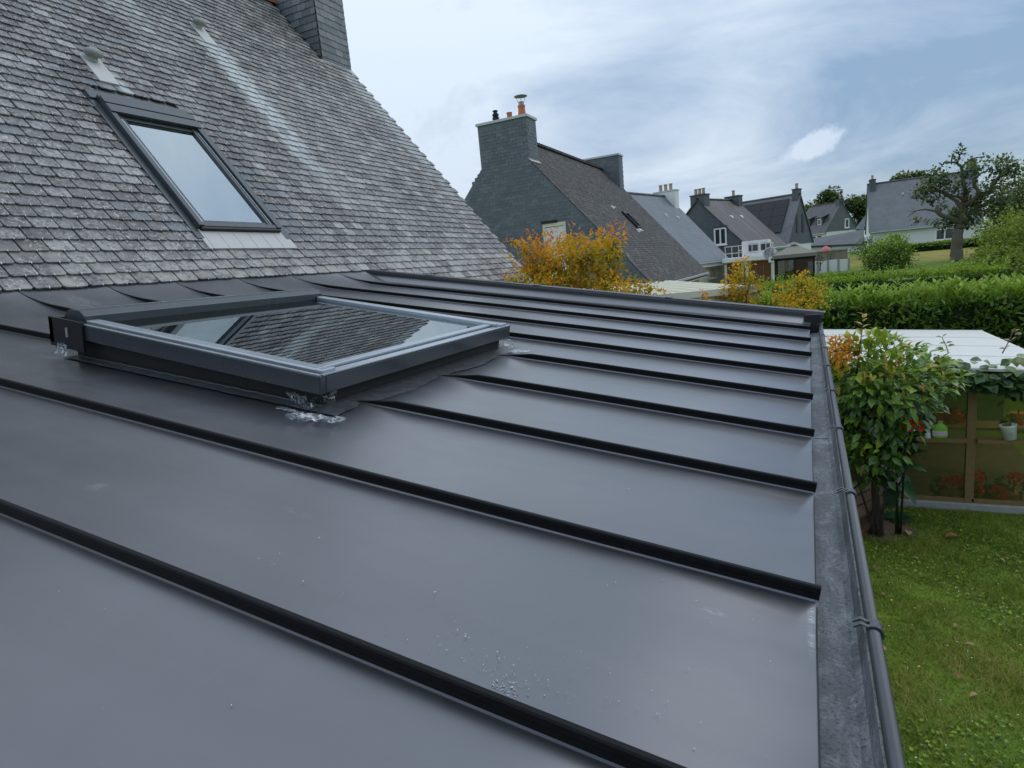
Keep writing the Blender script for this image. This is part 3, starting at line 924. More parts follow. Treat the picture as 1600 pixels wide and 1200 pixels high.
# ------------------------------------------------------------------ extension with the standing seam roof
ext = thing('metal_roof_extension', 'low extension with dark grey standing seam metal roof, skylight and gutter in the foreground', 'extension', (-2.3, 2.4, GZ))
EXT = frame((0.006, 0, -0.66), (math.cos(A_EXT), 0, -math.sin(A_EXT)), (0, 1, 0))
SEAMS = [-1.06, -0.49, 0.08, 0.648, 1.183, 1.756, 2.30, 2.88, 3.43, 4.05, 4.70, 5.38]
CAPY = 5.87
ETOP = -4.86
def raise_(e):
    d = max(0.0, -4.18 - e)
    return 0.105 * (d / 0.6) ** 1.7
def skyhole(y):
    return False
def make_extension():
    es = [0.0, -0.4, -0.9, -1.4, -1.9, -2.4, -2.9, -3.4, -3.8, -4.1] + list(np.linspace(-4.22, ETOP, 9))
    ys = SEAMS + [CAPY]
    for i in range(len(ys) - 1):
        a, b = ys[i] + .003, ys[i + 1] - .003
        nv = 7
        vs, fs = [], []
        r = random.Random(i)
        for j, e in enumerate(es):
            for k in range(nv):
                t = k / (nv - 1)
                y = a + (b - a) * t
                # slight pillow of the sheet between its upturned sides
                edge = .006 * max(0, 1 - min(t, 1 - t) * (b - a) / .02)
                w = .0025 * math.sin(math.pi * t) * math.sin(e * 1.3 + i * 1.9) if 0 < t < 1 else 0
                vs.append(tuple(EXT @ Vector((e, y, raise_(e) + w + edge))))
        m = len(es)
        for j in range(m - 1):
            for k in range(nv - 1):
                fs.append((j * nv + k, j * nv + k + 1, (j + 1) * nv + k + 1, (j + 1) * nv + k))
        # folded drip edge
        b0 = len(vs)
        for k in range(nv):
            v = Vector(vs[k]); vs.append((v.x + .004, v.y, v.z - .006))
        for k in range(nv):
            v = Vector(vs[k]); vs.append((v.x + .002, v.y, v.z - .028))
        for k in range(nv - 1):
            fs.append((k, b0 + k, b0 + k + 1, k + 1)); fs.append((b0 + k, b0 + nv + k, b0 + nv + k + 1, b0 + k + 1))
        mb = MB(); mb.v = vs; mb.f = fs
        mb.build('zinc_panel', M['zinc'], ext, smooth=True)
    # standing seams: foot fillet, upstand and folded head, flattened towards the slates
    def seam(y, e0, e1, flat0=False, flat1=False):
        n = 26
        ee = [e0 + (e1 - e0) * t / (n - 1) for t in range(n)]
        vs, fs = [], []
        for j, e in enumerate(ee):
            h = .036
            if e < -4.25: h *= max(.16, 1 - (-4.25 - e) / .45)
            if flat0: h *= min(1, .16 + max(0, (e - e0)) / .22)
            if flat1: h *= min(1, .16 + max(0, (e1 - e)) / .22)
            wv = .0012 * math.sin(e * 3.1 + y * 7)
            q = min(1.0, h / .036)
            prof = [(-.015, .0012), (-.0098, .0022), (-.0062, .0052), (-.0046, .0090), (-.0042, h * .45 + .004), (-.0060, h * .52 + .004), (-.0062, h - .003), (-.0040, h), (.0040, h), (.0062, h - .003), (.0060, h * .3 + .004), (.006, .006), (.012, .0012)]
            for (dy, z) in prof:
                z = min(z, h) if z > h else z
                vs.append(tuple(EXT @ Vector((e, y + dy + wv, raise_(e) + .0005 + z))))
        m = len(prof)
        for j in range(n - 1):
            for k in range(m - 1):
                fs.append((j * m + k, (j + 1) * m + k, (j + 1) * m + k + 1, j * m + k + 1))
        fs.append(tuple(range(m))); fs.append(tuple((n - 1) * m + k for k in range(m))[::-1])
        mb = MB(); mb.v = vs; mb.f = fs
        o = mb.build('standing_seam', M['seam'], ext)
        o.data.materials.append(M['zinc'])
        for p in o.data.polygons:
            c = p.index % (m - 1)
            if p.index < (n - 1) * (m - 1) and c in (0, 1, 2):
                p.material_index = 1
    for y in SEAMS[1:]:
        if y in (1.756, 2.30, 2.88):
            seam(y, ETOP + .02, -3.06)
            seam(y, {1.756: -1.545, 2.30: -1.495, 2.88: -1.50}[y], .006, flat0=True)
        else:
            seam(y, ETOP + .02, .006)
    # edge capping at the far side
    cp = MB(EXT)
    up = MB(EXT)
    up.prism([(CAPY - .13, .0045), (CAPY - .10, .010), (CAPY - .012, .056), (CAPY - .006, .060), (CAPY + .004, .060), (CAPY + .004, .002), (CAPY - .13, .0015)], lambda a, b: (ETOP + .02, a, b), lambda a, b: (.012, a, b))
    up.build('zinc_upstand', M['zinc'], ext)
    prof = [(CAPY + .004, .001), (CAPY + .0045, .058), (CAPY - .008, .060), (CAPY - .006, .088), (CAPY - .002, .102), (CAPY + .01, .106), (CAPY + .125, .112), (CAPY + .14, .10), (CAPY + .14, -.16), (CAPY + .13, -.16), (CAPY + .13, -.01)]
    cp.prism(prof, lambda a, b: (ETOP + .0, a, b), lambda a, b: (.10, a, b))
    cap = cp.build('edge_capping', M['cap'], ext)
    hm = MB(EXT); hm.box(ETOP + .01, .101, CAPY + .006, CAPY + .13, .1055, .1095)
    for e in (-1.25, -2.6, -3.9):
        hm.box(e, e + .05, CAPY + .004, CAPY + .134, .111, .1145)
    hm.build('capping_joint', M['cap'], cap)
    # walls
    w = MB()
    w.box(-4.3, -0.16, -1.0, -.8, GZ, -.9)
    w.prism([(-4.3, GZ), (-.16, GZ), (-.16, -.80), (-4.3, -.13)], lambda a, b: (a, 5.98, b), lambda a, b: (a, 5.75, b))
    w.box(-.36, -.162, -.8, 5.75, GZ, -.80)
    w.build('wall', M['cream_wall'], ext)
    fa = MB(); fa.box(-.15, -.03, -1.05, 5.97, -.98, -.715)
    fa.build('fascia_board', M['cap'], ext)
    dk = MB(EXT)
    dk.box(-4.3, -.05, -1.05, 1.70, -.10, -.02); dk.box(-4.3, -.05, 3.0, 5.85, -.10, -.02)
    dk.box(-4.3, -2.85, 1.70, 3.0, -.10, -.02); dk.box(-1.62, -.05, 1.70, 3.0, -.10, -.02)
    dk.build('roof_boarding', M['wood'], ext)
    # gutter: floor, inner and outer sides in one folded strip
    gt = MB()
    prof = [(-.028, -.690), (-.026, -.722), (-.010, -.731), (.064, -.731), (.077, -.723), (.081, -.700), (.083, -.668), (.086, -.668), (.084, -.702), (.080, -.7265), (.065, -.7345), (-.012, -.7345), (-.030, -.724), (-.032, -.690)]
    gt.prism(prof, lambda a, b: (a, 6.02, b), lambda a, b: (a, -1.06, b))
    gut = gt.build('gutter', M['gutter'], ext)
    bd = MB(); bd.tube([(.0965, -1.06, -.662), (.0965, 6.02, -.662)], .0108, 14)
    bd.build('gutter_bead', M['bead'], gut, smooth=True)
    for yj in (0.2, 2.55, 4.9):
        j = MB(); j.box(-.02, .066, yj, yj + .02, -.7308, -.7285)
        j.build('gutter_joint', M['gutter'], gut)
    for k in range(-3, 8):
        y = 1.12 + k * .655
        c = MB()
        for dy in (-.0085, .0085):
            pts = [(.066, y + dy, -.6545), (.078, y + dy, -.6475)]
            for t in np.linspace(R(125), R(-70), 9):
                pts.append((.0965 + .0128 * math.cos(t), y + dy, -.662 + .0128 * math.sin(t)))
            # flat strap section along the path
            vs, fs = [], []
            for x, yy, z in pts:
                d = Vector((x - .0965, 0, z + .662)).normalized() if x > .08 else Vector((-.4, 0, .9)).normalized()
                for hw, th in ((-.0042, 0), (.0042, 0), (.0042, .0032), (-.0042, .0032)):
                    vs.append((x + d.x * th, yy + hw, z + d.z * th))
            n = len(pts)
            for i in range(n - 1):
                for q in range(4):
                    fs.append((i * 4 + q, i * 4 + (q + 1) % 4, (i + 1) * 4 + (q + 1) % 4, (i + 1) * 4 + q))
            fs += [(3, 2, 1, 0), tuple((n - 1) * 4 + q for q in range(4))]
            c.add(vs, fs)
        vs, fs = [], []
        tt = np.linspace(R(110), R(-75), 9)
        for t in tt:
            for hw, r_ in ((-.0046, .0129), (.0046, .0129), (.0046, .0158), (-.0046, .0158)):
                vs.append((.0965 + r_ * math.cos(t), y + hw, -.662 + r_ * math.sin(t)))
        for i in range(len(tt) - 1):
            for q in range(4):
                fs.append((i * 4 + q, i * 4 + (q + 1) % 4, (i + 1) * 4 + (q + 1) % 4, (i + 1) * 4 + q))
        fs += [(3, 2, 1, 0), tuple((len(tt) - 1) * 4 + q for q in range(4))]
        c.add(vs, fs)
        c.build('gutter_clip', M['bead'], gut)
    en = MB(); en.box(-.03, .088, 5.80, 6.015, -.73, -.575)
    en.build('gutter_end_box', M['blackmetal'], gut, bevel=.003)
make_extension()

# ------------------------------------------------------------------ skylight on the extension
def make_skylight():
    # frame: origin at the lower near corner of the lid top, u along +y, s up the slope
    p_lo, p_hi = Vector((-1.497, 1.58, -.281)), Vector((-2.945, 1.58, -.006))
    SK = frame(p_lo, (0, 1, 0), p_hi - p_lo)
    Ls = (p_hi - p_lo).length
    Wd = 1.52
    T = SK
    # curb down to the roof (black skirt)
    cu = MB()
    def roofz(x): return -.66 - math.tan(A_EXT) * (x - .006)
    a, b = .045, .048
    P = lambda u, s, n: tuple(SK @ Vector((u, s, n)))
    def curbwall(u0, u1, s0, s1):
        tops = [Vector(P(u, s, -.06)) for u, s in ((u0, s0), (u1, s0), (u1, s1), (u0, s1))]
        bots = [Vector((t.x, t.y, roofz(t.x) - .03)) for t in tops]
        cu.hexa([tuple(v) for v in bots][::1], [tuple(v) for v in tops])
    curbwall(a, Wd - a, b, b + .05); curbwall(a, Wd - a, Ls - .09, Ls - .04)
    curbwall(a, a + .05, b + .05, Ls - .09); curbwall(Wd - a - .05, Wd - a, b + .05, Ls - .09)
    sky_ = cu.build('skylight', M['rubber'], ext)
    # casing: four sides
    ca = MB(T)
    h = -.066
    ca.box(0, .030, .0, Ls, h, 0); ca.box(Wd - .030, Wd, .0, Ls, h, 0)
    ca.box(.0305, Wd - .0305, 0, .030, h, -.003); ca.box(.0305, Wd - .0305, Ls - .03, Ls, h, 0)
    ca.build('casing', M['alu'], sky_, bevel=.004)
    for bx in ((-.0025, .012, .004, Ls - .16), (.013, Wd - .001, -.0025, .012)):
        lp = MB(T); lp.box(bx[0], bx[1], bx[2], bx[3], .0005, .0045); lp.build('casing_highlight', M['alu_lit'], sky_)  # pale strip added for the bright highlight along the casing edge
    # raised sash profile
    for u in (.031, Wd - .088):
        sa = MB(T); sa.box(u, u + .057, .045, Ls - .16, -.03, .014); sa.build('side_rail', M['alu_lit'], sky_, bevel=.005)
    sb = MB(T)
    sb.box(.034, Wd - .034, .0305, .070, -.03, -.006)
    sb.box(.0885, Wd - .0885, .078, .118, -.03, .004)
    sb.build('bottom_rail', M['alu_lit'], sky_, bevel=.004)
    for u in (.026, Wd - .094):
        ce = MB(T); ce.box(u, u + .068, .0125, .044, -.02, .016); ce.build('corner_cap', M['alu_lit'], sky_, bevel=.004)
    # top hood
    tp = MB(T)
    tp.prism([(Ls - .155, -.02), (Ls - .155, .030), (Ls - .125, .050), (Ls - .06, .050), (Ls - .03, .036), (Ls - .005, .006), (Ls - .005, -.02)],
             lambda s, n: (Wd - .03, s, n), lambda s, n: (.03, s, n))
    tp.build('top_hood', M['alu'], sky_, bevel=.003)
    ts = MB(T); ts.box(.032, Wd - .032, Ls - .10, Ls - .094, .0502, .054)
    ts.build('hood_bead', M['alu_lit'], sky_)
    # pane and shaft
    g = MB(T); g.box(.0885, Wd - .0885, .1185, Ls - .156, -.012, -.006)
    g.build('pane', M['roofglass'], sky_)
    sp = MB(T); sp.box(.075, Wd - .075, .1, Ls - .16, -.62, -.58)
    for u in (.075, Wd - .11): sp.box(u, u + .03, .1, Ls - .16, -.58, -.065)
    sp.box(.106, Wd - .11, .1, .13, -.58, -.065); sp.box(.106, Wd - .11, Ls - .2, Ls - .17, -.58, -.065)
    sp.build('shaft', M['shaft'], sky_)
    # black corner bracket at the upper near corner
    br = MB(T)
    br.box(-.012, -.001, Ls - .20, Ls + .03, -.115, .012); br.box(-.012, .06, Ls + .004, Ls + .03, -.10, .006)
    bo = br.build('corner_bracket', M['blackmetal'], sky_)
    cl = MB(T); cl.box(-.0165, -.0125, Ls - .105, Ls - .09, -.062, -.022)
    cl.build('clip', M['hook'], sky_)
    hd = MB(T)
    hd.box(-.02, .10, Ls - .13, Ls - .03, .0505, .056)
    # weld skirt around the curb
    sk = MB()
    pts_out, pts_in = [], []
    r = random.Random(3)
    def ring(off, z):
        res = []
        u0, u1, s0, s1 = a - off, Wd - a + off, b - off * 1.6, Ls - .04 + off
        n = 30
        for k in range(n): res.append((u0 + (u1 - u0) * k / n, s0))
        for k in range(n): res.append((u1, s0 + (s1 - s0) * k / n))
        for k in range(n): res.append((u1 - (u1 - u0) * k / n, s1))
        for k in range(n): res.append((u0, s1 - (s1 - s0) * k / n))
        return res
    inner = ring(-.003, 0); outer = ring(.045, 0)
    vs, fs = [], []
    for k, (u, s) in enumerate(inner):
        p = SK @ Vector((u, s, 0)); vs.append((p.x, p.y, roofz(p.x) + .016))
    for k, (u, s) in enumerate(outer):
        front = s < 0.02
        j = r.uniform(-.007, .007) + (.016 * math.sin(k * .55) - .02 if front else 0)
        p = SK @ Vector((u, s + (j if front else 0), 0))
        if not front: p = SK @ Vector((u + (j * .4 if u > .7 else -j * .4), s, 0))
        vs.append((p.x, p.y, roofz(p.x) + .0035))
    n = len(inner)
    for k in range(n):
        k2 = (k + 1) % n
        fs.append((k, n + k, n + k2, k2))
    sk.v, sk.f = vs, fs
    sk.build('sealant_skirt', M['smear'], sky_)
    wb = MB(); wp = []
    for k in range(40):
        f = k / 39; p = SK @ Vector((a - .006, b + (Ls - .1) * f, 0)); wp.append((p.x, p.y - .004 + .002 * math.sin(k * 1.7), roofz(p.x) + .014 + .0015 * math.sin(k * 2.3)))
    wb.tube(wp, .0045, 6); wb.build('weld_bead', M['bead'], sky_, smooth=True)
    # crumpled clear film at the two lower corners and one upper one
    def film(c, du, dv, n, seed, crumple, upd):
        q = np.random.default_rng(seed)
        vs, fs = [], []
        H = q.normal(0, crumple, (n, n, 3))
        for _ in range(1):
            H = (H + np.roll(H, 1, 0) + np.roll(H, 1, 1)) / 1.8
        for i in range(n):
            for j in range(n):
                p = np.array(c) + np.array(du) * (i / (n - 1) - .5) + np.array(dv) * (j / (n - 1)) + H[i, j]
                p[2] = max(p[2], roofz(p[0]) + .004 + abs(H[i, j, 2]) * .5)
                vs.append(tuple(p))
        for i in range(n - 1):
            for j in range(n - 1):
                fs.append((i * n + j, (i + 1) * n + j, (i + 1) * n + j + 1, i * n + j + 1))
        m = MB(); m.v, m.f = vs, fs
        return m.build('plastic_film', M['film'], sky_)
    lo = SK @ Vector((.03, .05, -.07))
    film((lo.x - .09, lo.y + .0, lo.z), (.10, -.01, -.02), (.045, -.015, -.09), 12, 1, .007, 0)
    film((lo.x + .0, lo.y + .06, lo.z), (.03, .09, 0), (.0, -.05, -.08), 11, 2, .007, 0)
    gx, gy = -1.555, 1.545
    film((gx + .06, gy - .01, roofz(gx)), (.17, .06, -.03), (.045, -.07, 0), 13, 3, .006, 0)
    film((gx - .05, gy - .0, roofz(gx - .05)), (.14, -.02, -.02), (.0, -.022, 0), 12, 8, .005, 0)
    hi = SK @ Vector((Wd - .05, .04, -.07))
    film((hi.x, hi.y, hi.z), (.07, .06, 0), (.04, .02, -.07), 10, 4, .006, 0)
    film((hi.x + .07, hi.y - .02, roofz(hi.x + .07)), (.05, .12, 0), (.07, .02, -.012), 10, 5, .004, 0)
    up = SK @ Vector((-.01, Ls - .02, -.10))
    film((up.x + .03, up.y - .005, up.z), (.08, -.01, -.015), (.03, -.03, -.05), 9, 6, .006, 0)
make_skylight()

# scattered swarf on the near panels
def make_chips():
    mb = MB()
    r = random.Random(21)
    def chip(x, y, s):
        z = -.66 - math.tan(A_EXT) * (x - .006) + .003
        T = Matrix.Translation((x, y, z)) @ Matrix.Rotation(r.uniform(0, 6.28), 4, 'Z') @ Matrix.Rotation(r.uniform(-.5, .5), 4, 'X')
        mb.T = T
        l, w = s * r.uniform(.8, 1.9), s * r.uniform(.4, .7)
        mb.add([(-l / 2, 0, 0), (0, -w / 2, 0), (l / 2, 0, .0), (0, w / 2, 0), (0, 0, w * .7)], [(0, 1, 4), (1, 2, 4), (2, 3, 4), (3, 0, 4), (3, 2, 1, 0)])
    for _ in range(160):
        ang, rad = r.uniform(0, 6.28), abs(r.gauss(0, .13))
        x, y = -.40 + rad * math.cos(ang) * 1.3, .735 + abs(rad * math.sin(ang)) * .55 - .02
        if .665 < y < 1.165: chip(x, y, r.choice((.0012, .0015, .002, .0028)))
    for _ in range(80):
        x = r.uniform(-1.0, -.02); y = r.uniform(.67, 1.16)
        chip(x, y, r.choice((.001, .0013, .0016, .003)))
    for _ in range(80):
        x = r.uniform(-2.2, -.05); y = r.choice((r.uniform(.1, .63), r.uniform(1.2, 1.72), r.uniform(1.8, 3.3)))
        if -1.5 < x: chip(x, y, r.choice((.0012, .0018, .0024)))
    for _ in range(26):
        chip(-.397 + r.gauss(0, .012), .70 + r.gauss(0, .006), .004)
    for _ in range(60):
        x = -1.44 + r.gauss(0, .07); y = 1.53 + r.gauss(0, .04); chip(x, y, .002)
    mb.build('metal_chips', M['chip'], label='pale metal chips scattered over the near roof panels', cat='debris', kind='stuff')
make_chips()

# ------------------------------------------------------------------ neighbouring houses
def extrude_y(mb, poly, y0, y1):
    mb.prism(poly, lambda a, b: (a, y1, b), lambda a, b: (a, y0, b))
    return mb
def uv_mesh(o, scale=1.0):
    """planar uv in metres for each face: u along the horizontal, v up the slope"""
    me = o.data
    uvl = me.uv_layers.new(name='uv')
    for p in me.polygons:
        n = p.normal
        h = Vector((-n.y, n.x, 0))
        h = h.normalized() if h.length > 1e-3 else Vector((1, 0, 0))
        s = n.cross(h)
        for li in p.loop_indices:
            c = me.vertices[me.loops[li].vertex_index].co
            uvl.data[li].uv = (c.dot(h), c.dot(s))

def pot(parent, c, r0, r1, h, mat, name='chimney_pot', cowl=None):
    m = MB(); m.lathe([(r0, 0), (r0, h * .12), (r0 * .88, h * .16), (r1, h * .8), (r1 * 1.12, h * .84), (r1 * 1.12, h), (r1 * .7, h), (r1 * .65, h * .7)], c, 12)
    return m.build(name, mat, parent, smooth=False)

def make_slate_neighbour():
    X0, Z0, Yf, Yb = -9.9, 5.05, 21.3, 34.1
    sl = math.atan2(5.82, 5.09)
    t = thing('gabled_house', 'dark slate-clad gable house with tall chimney behind the orange maple', 'house', (X0, 27.7, GZ))
    ex = 5.15
    tl = math.tan(sl)
    w = MB()
    extrude_y(w, [(X0 - 4.75, GZ), (X0 + 4.75, GZ), (X0 + 4.75, Z0 - .25 - 4.75 * tl), (X0, Z0 - .25), (X0 - 4.75, Z0 - .25 - 4.75 * tl)], Yf + .05, Yb - .05)
    w.build('wall', M['cream_wall'], t)
    d = MB()
    for s in (1, -1):
        p = [(X0 + s * ex, Z0 - ex * tl), (X0, Z0), (X0, Z0 - .2), (X0 + s * ex, Z0 - ex * tl - .2)]
        if s == -1: p = p[::-1]
        extrude_y(d, p, Yf + .03, Yb + .06)
    roof = d.build('roof', M['old_slate'], t)
    # roof slates on the two slopes, cladding slates on the gable
    up = (-math.cos(sl), 0, math.sin(sl))
    TR = frame((X0 + ex, 0, Z0 - ex * tl), (0, 1, 0), up)
    Ln = ex / math.cos(sl)
    cells = []
    for i in range(int(Ln / .115)):
        y = Yf + .145 + (i % 2) * .11
        while y < Yb:
            if not (y < Yf + .98 and i * .115 > Ln - 1.5): cells.append((y, i * .115))
            y += .222
    V, F = slate_field(TR, cells, .216, .128, .007, .018, .075)
    link('slates', npmesh('slates', rel(V, t), F), M['old_slate'], roof, kind='stuff')
    TG = frame((0, Yf + .018, 0), (1, 0, 0), (0, 0, 1))
    cells = []
    for i in range(int(6.6 / .118)):
        z = -1.2 + i * .118
        x = X0 - 5.1 + (i % 2) * .13
        while x < X0 + 5.1:
            hw = (Z0 - .02 - (z + .06)) / tl
            inwin = -8.72 < x < -7.66 and -.4 < z < 1.72
            if (abs(x - X0) < hw - .05 or (abs(x - X0) < .86 and z < 5.31)) and not inwin: cells.append((x, z))
            x += .262
    V, F = slate_field(TG, cells, .256, .13, .006, .012, .06)
    gab = MB(); extrude_y(gab, [(X0 - 5.0, Z0 - 5.0 * tl), (X0 + 5.0, Z0 - 5.0 * tl), (X0, Z0 - .02)], Yf + .02, Yf + .049)
    gw = gab.build('gable_cladding', M['gable_slate'], t)
    link('slates', npmesh('slates', rel(V, t), F), M['gable_slate'], gw, kind='stuff')
    # chimneys
    for (y0, y1, ct, front) in ((Yf + .022, Yf + .88, 5.42, True), (33.35, 34.15, 5.62, False)):
        c = MB(); c.box(X0 - .98, X0 + .98, y0, y1, 3.0, ct)
        co = c.build('chimney', M['gable_slate'], t)
        k = MB(); k.box(X0 - 1.03, X0 + 1.03, y0 - .06, y1 + .05, ct, ct + .085)
        k.build('capping', M['grey_cap'], co)
        TS = frame((X0 + .98, 0, 0), (0, 1, 0), (0, 0, 1))
        cs = [(y0 + .13 + j * .2 + (i % 2) * .1, 3.6 + i * .118) for i in range(int((ct - 3.6) / .118)) for j in range(4) if y0 + .13 + j * .2 + (i % 2) * .1 < y1 - .05]
        V, F = slate_field(TS, cs, .195, .13, .006, .012, .06)
        link('slates', npmesh('slates', rel(V, t), F), M['gable_slate'], co, kind='stuff')
        if not front:
            TF = frame((0, y0, 0), (1, 0, 0), (0, 0, 1))
            cs = [(X0 - .85 + j * .24 + (i % 2) * .12, 3.6 + i * .118) for i in range(int((ct - 3.6) / .118)) for j in range(8)]
            V, F = slate_field(TF, [q for q in cs if abs(q[0] - X0) < .86], .235, .13, .006, .012, .06)
            link('slates', npmesh('slates', rel(V, t), F), M['gable_slate'], co, kind='stuff')
        if front:
            f2 = MB(TR)
            f2.box(Yf + .0, Yf + .92, Ln - 1.56, Ln - 1.40, .02, .045)
            f2.build('flashing', M['lead'], co)
            yy = y0 + .42
            zc = ct + .085
            q = MB(); q.lathe([(.10, 0), (.10, .12), (.13, .14), (.13, .2), (.09, .22), (.12, .26), (.12, .32), (.07, .36), (.07, .40), (.10, .41), (.10, .44), (.02, .47)], (X0 - .30 - .10, yy, zc), 12)
            q.build('chimney_cowl', M['blackmetal'], co)
            pot(co, (X0 + .16, yy, zc), .105, .095, .27, M['terracotta'])
            p2 = pot(co, (X0 + .66, yy, zc), .17, .12, .42, M['terracotta'])
            cw = MB(); cx, z2 = X0 + .66, zc + .42
            cw.tube([(cx, yy, z2 - .02), (cx, yy, z2 + .12)], .10, 12)
            for a in range(4):
                an = a * math.pi / 2 + .4
                cw.tube([(cx + .10 * math.cos(an), yy + .10 * math.sin(an), z2 + .1), (cx + .17 * math.cos(an), yy + .17 * math.sin(an), z2 + .30)], .008, 5)
            cw.lathe([(.24, z2 + .30), (.24, z2 + .312), (.03, z2 + .36)], (cx, yy, 0), 16)
            cw.build('rain_cowl', M['steel'], p2)
    # ridge tiles
    rt = MB()
    y = Yf + .9
    while y < 33.3:
        prof = [(math.cos(a) * .14, math.sin(a) * .13 - .05) for a in np.linspace(0, math.pi, 7)]
        rt.prism(prof, lambda a, b: (X0 + a, y + .30, Z0 + b), lambda a, b: (X0 + a * 1.15, y, Z0 + b * 1.15 + .03))
        y += .31
    rt.build('ridge_tiles', M['old_slate'], roof, kind='stuff')
    # verge slates edge and gutter
    v = MB(TR); v.box(Yf - .02, Yf + .10, 0, Ln - 1.5, .018, .03)
    v.build('verge', M['old_slate'], roof)
    gx, gz_ = X0 + ex, Z0 - ex * tl
    g = MB(); g.prism([(gx - .02, gz_ - .02), (gx + .10, gz_ - .02), (gx + .09, gz_ - .11), (gx + .01, gz_ - .12)], lambda a, b: (a, Yb, b), lambda a, b: (a, Yf, b))
    g.build('gutter', M['grey_cap'], t)
    ff = MB(); ff.box(gx - .35, gx - .03, Yf + .02, Yb, gz_ - .26, gz_ - .12)
    ff.build('fascia', M['white_wall'], t)
    # roof window on the near slope, two hooks/vents beside it
    wmb = MB(TR); s0, s1, u0, u1 = 3.05, 4.05, 27.6, 28.35
    wmb.box(u0, u0 + .07, s0, s1, 0, .11); wmb.box(u1 - .07, u1, s0, s1, 0, .11)
    wmb.box(u0 + .07, u1 - .07, s0, s0 + .07, 0, .10); wmb.box(u0 + .07, u1 - .07, s1 - .12, s1, 0, .11)
    wo = wmb.build('roof_window', M['blackmetal'], t)
    gp = MB(TR); gp.box(u0 + .07, u1 - .07, s0 + .07, s1 - .12, .05, .06); gp.build('pane', M['winglass'], wo)
    ap = MB(TR); ap.box(u0 + .1, u1 - .1, s0 - .2, s0 - .01, .02, .035); ap.build('apron', M['lead'], wo)
    for (u, s) in ((26.9, 4.2), (27.3, 2.75)):
        vv = MB(TR); vv.prism([(-.09, .0), (.09, .0), (0, .14)], lambda a, b: (u + a, s + .2, b * .2 + .02), lambda a, b: (u + a, s, b + .02))
        vv.build('roof_vent', M['lead'], t)
    # gable window with closed shutter
    fr = MB(); x0, x1, zb, zt = -8.62, -7.74, -.3, 1.66
    yf = Yf
    fr.box(x0, x0 + .08, yf - .02, yf + .06, zb, zt); fr.box(x1 - .08, x1, yf - .02, yf + .06, zb, zt); fr.box(x0 + .08, x1 - .08, yf - .02, yf + .06, zt - .12, zt)
    wo = fr.build('window', M['cream_sheet'], t)
    sh = MB()
    for i in range(28):
        z = zb + i * .065
        if z < zt - .13: sh.box(x0 + .08, x1 - .08, yf + .005, yf + .035, z, z + .06)
    sh.build('shutter', M['white_paint'], wo)
    hd = MB(); hd.box(x0 - .04, x0 + .56, yf - .05, yf + .05, zt, zt + .10); hd.build('shutter_box', M['blackmetal'], wo)
make_slate_neighbour()

def far_house(name, label, R0, head, L, Wd, zr, ze, gz0, roofmat, gablemat, wallmat, chims=(), base_clad=None, over=.12, cat='house'):
    """R0: ridge end nearest the viewer's side; head: ridge heading (degrees clockwise from +y); local frame: x across, y along the ridge"""
    t = thing(name, label, cat, (R0[0], R0[1], gz0), -R(head))
    t['group'] = 'slate roofed houses of the neighbourhood'
    sl = (zr - ze) / Wd
    z = lambda v: v - gz0
    def B(): return MB()
    w = B(); extrude_y(w, [(-Wd + .25, 0), (Wd - .25, 0), (Wd - .25, z(zr) - .15 - (Wd - .25) * sl), (0, z(zr) - .15), (-Wd + .25, z(zr) - .15 - (Wd - .25) * sl)], .03, L - .03)
    w.build('wall', M[wallmat], t, local=True)
    clad_z = base_clad if base_clad is not None else ze
    for y0, y1 in ((-.015, .028), (L - .028, L + .015)):
        hw = (zr - .03 - clad_z) / sl
        g = B(); extrude_y(g, [(-hw, z(clad_z)), (hw, z(clad_z)), (0, z(zr) - .03)], y0, y1)
        o = g.build('gable', M[gablemat], t, local=True); uv_mesh(o)
    for s in (1, -1):
        p = [(s * (Wd + .1), z(ze) - .1 * sl), (0, z(zr)), (0, z(zr) - .16), (s * (Wd + .1), z(ze) - .1 * sl - .16)]
        d = B(); extrude_y(d, p if s == 1 else p[::-1], -over, L + over)
        o = d.build('roof', M[roofmat], t, local=True); uv_mesh(o)
        gx, gz_ = s * (Wd + .1), z(ze) - .1 * sl
        g = B(); g.box(min(gx, gx + s * .12), max(gx, gx + s * .12), -over, L + over, gz_ - .14, gz_ - .03)
        g.build('gutter', M['grey_cap'], t, local=True)
    rb = B(); rb.tube([(0, -over, z(zr) + .02), (0, L + over, z(zr) + .02)], .10, 8); rb.build('ridge', M[roofmat], t, local=True)
    for (y0, y1, hw, ct, mat, pots, pmat) in chims:
        c = B(); c.box(-hw, hw, y0, y1, z(zr) - hw * sl - .6, z(ct))
        co = c.build('chimney', M[mat], t, local=True); uv_mesh(co)
        k = B(); k.box(-hw - .05, hw + .05, y0 - .05, y1 + .05, z(ct), z(ct) + .09); k.build('capping', M['grey_cap' if mat != 'gable_far' else 'cap'], co, local=True)
        for i in range(pots):
            x = (i - (pots - 1) / 2) * min(.42, 1.6 * hw / max(1, pots))
            m = B(); m.lathe([(.14, 0), (.12, .4), (.15, .42), (.15, .5), (.09, .5)], (x, (y0 + y1) / 2, z(ct) + .09), 10)
            m.build('chimney_pot', M[pmat], co, local=True)
    return t, z, sl
M['far_old'] = mat_far_slate('far_brown_slate', (0.040, 0.037, 0.036), (0.054, 0.050, 0.048), .16, .45)
M['far_pale'] = mat_far_slate('far_pale_slate', (0.105, 0.130, 0.150), (0.130, 0.157, 0.178))
M['far_grey'] = mat_far_slate('far_grey_slate', (0.12, 0.13, 0.14), (0.145, 0.155, 0.165))
M['far_brown'] = mat_far_slate('far_taupe_slate', (0.075, 0.075, 0.08), (0.10, 0.10, 0.105))
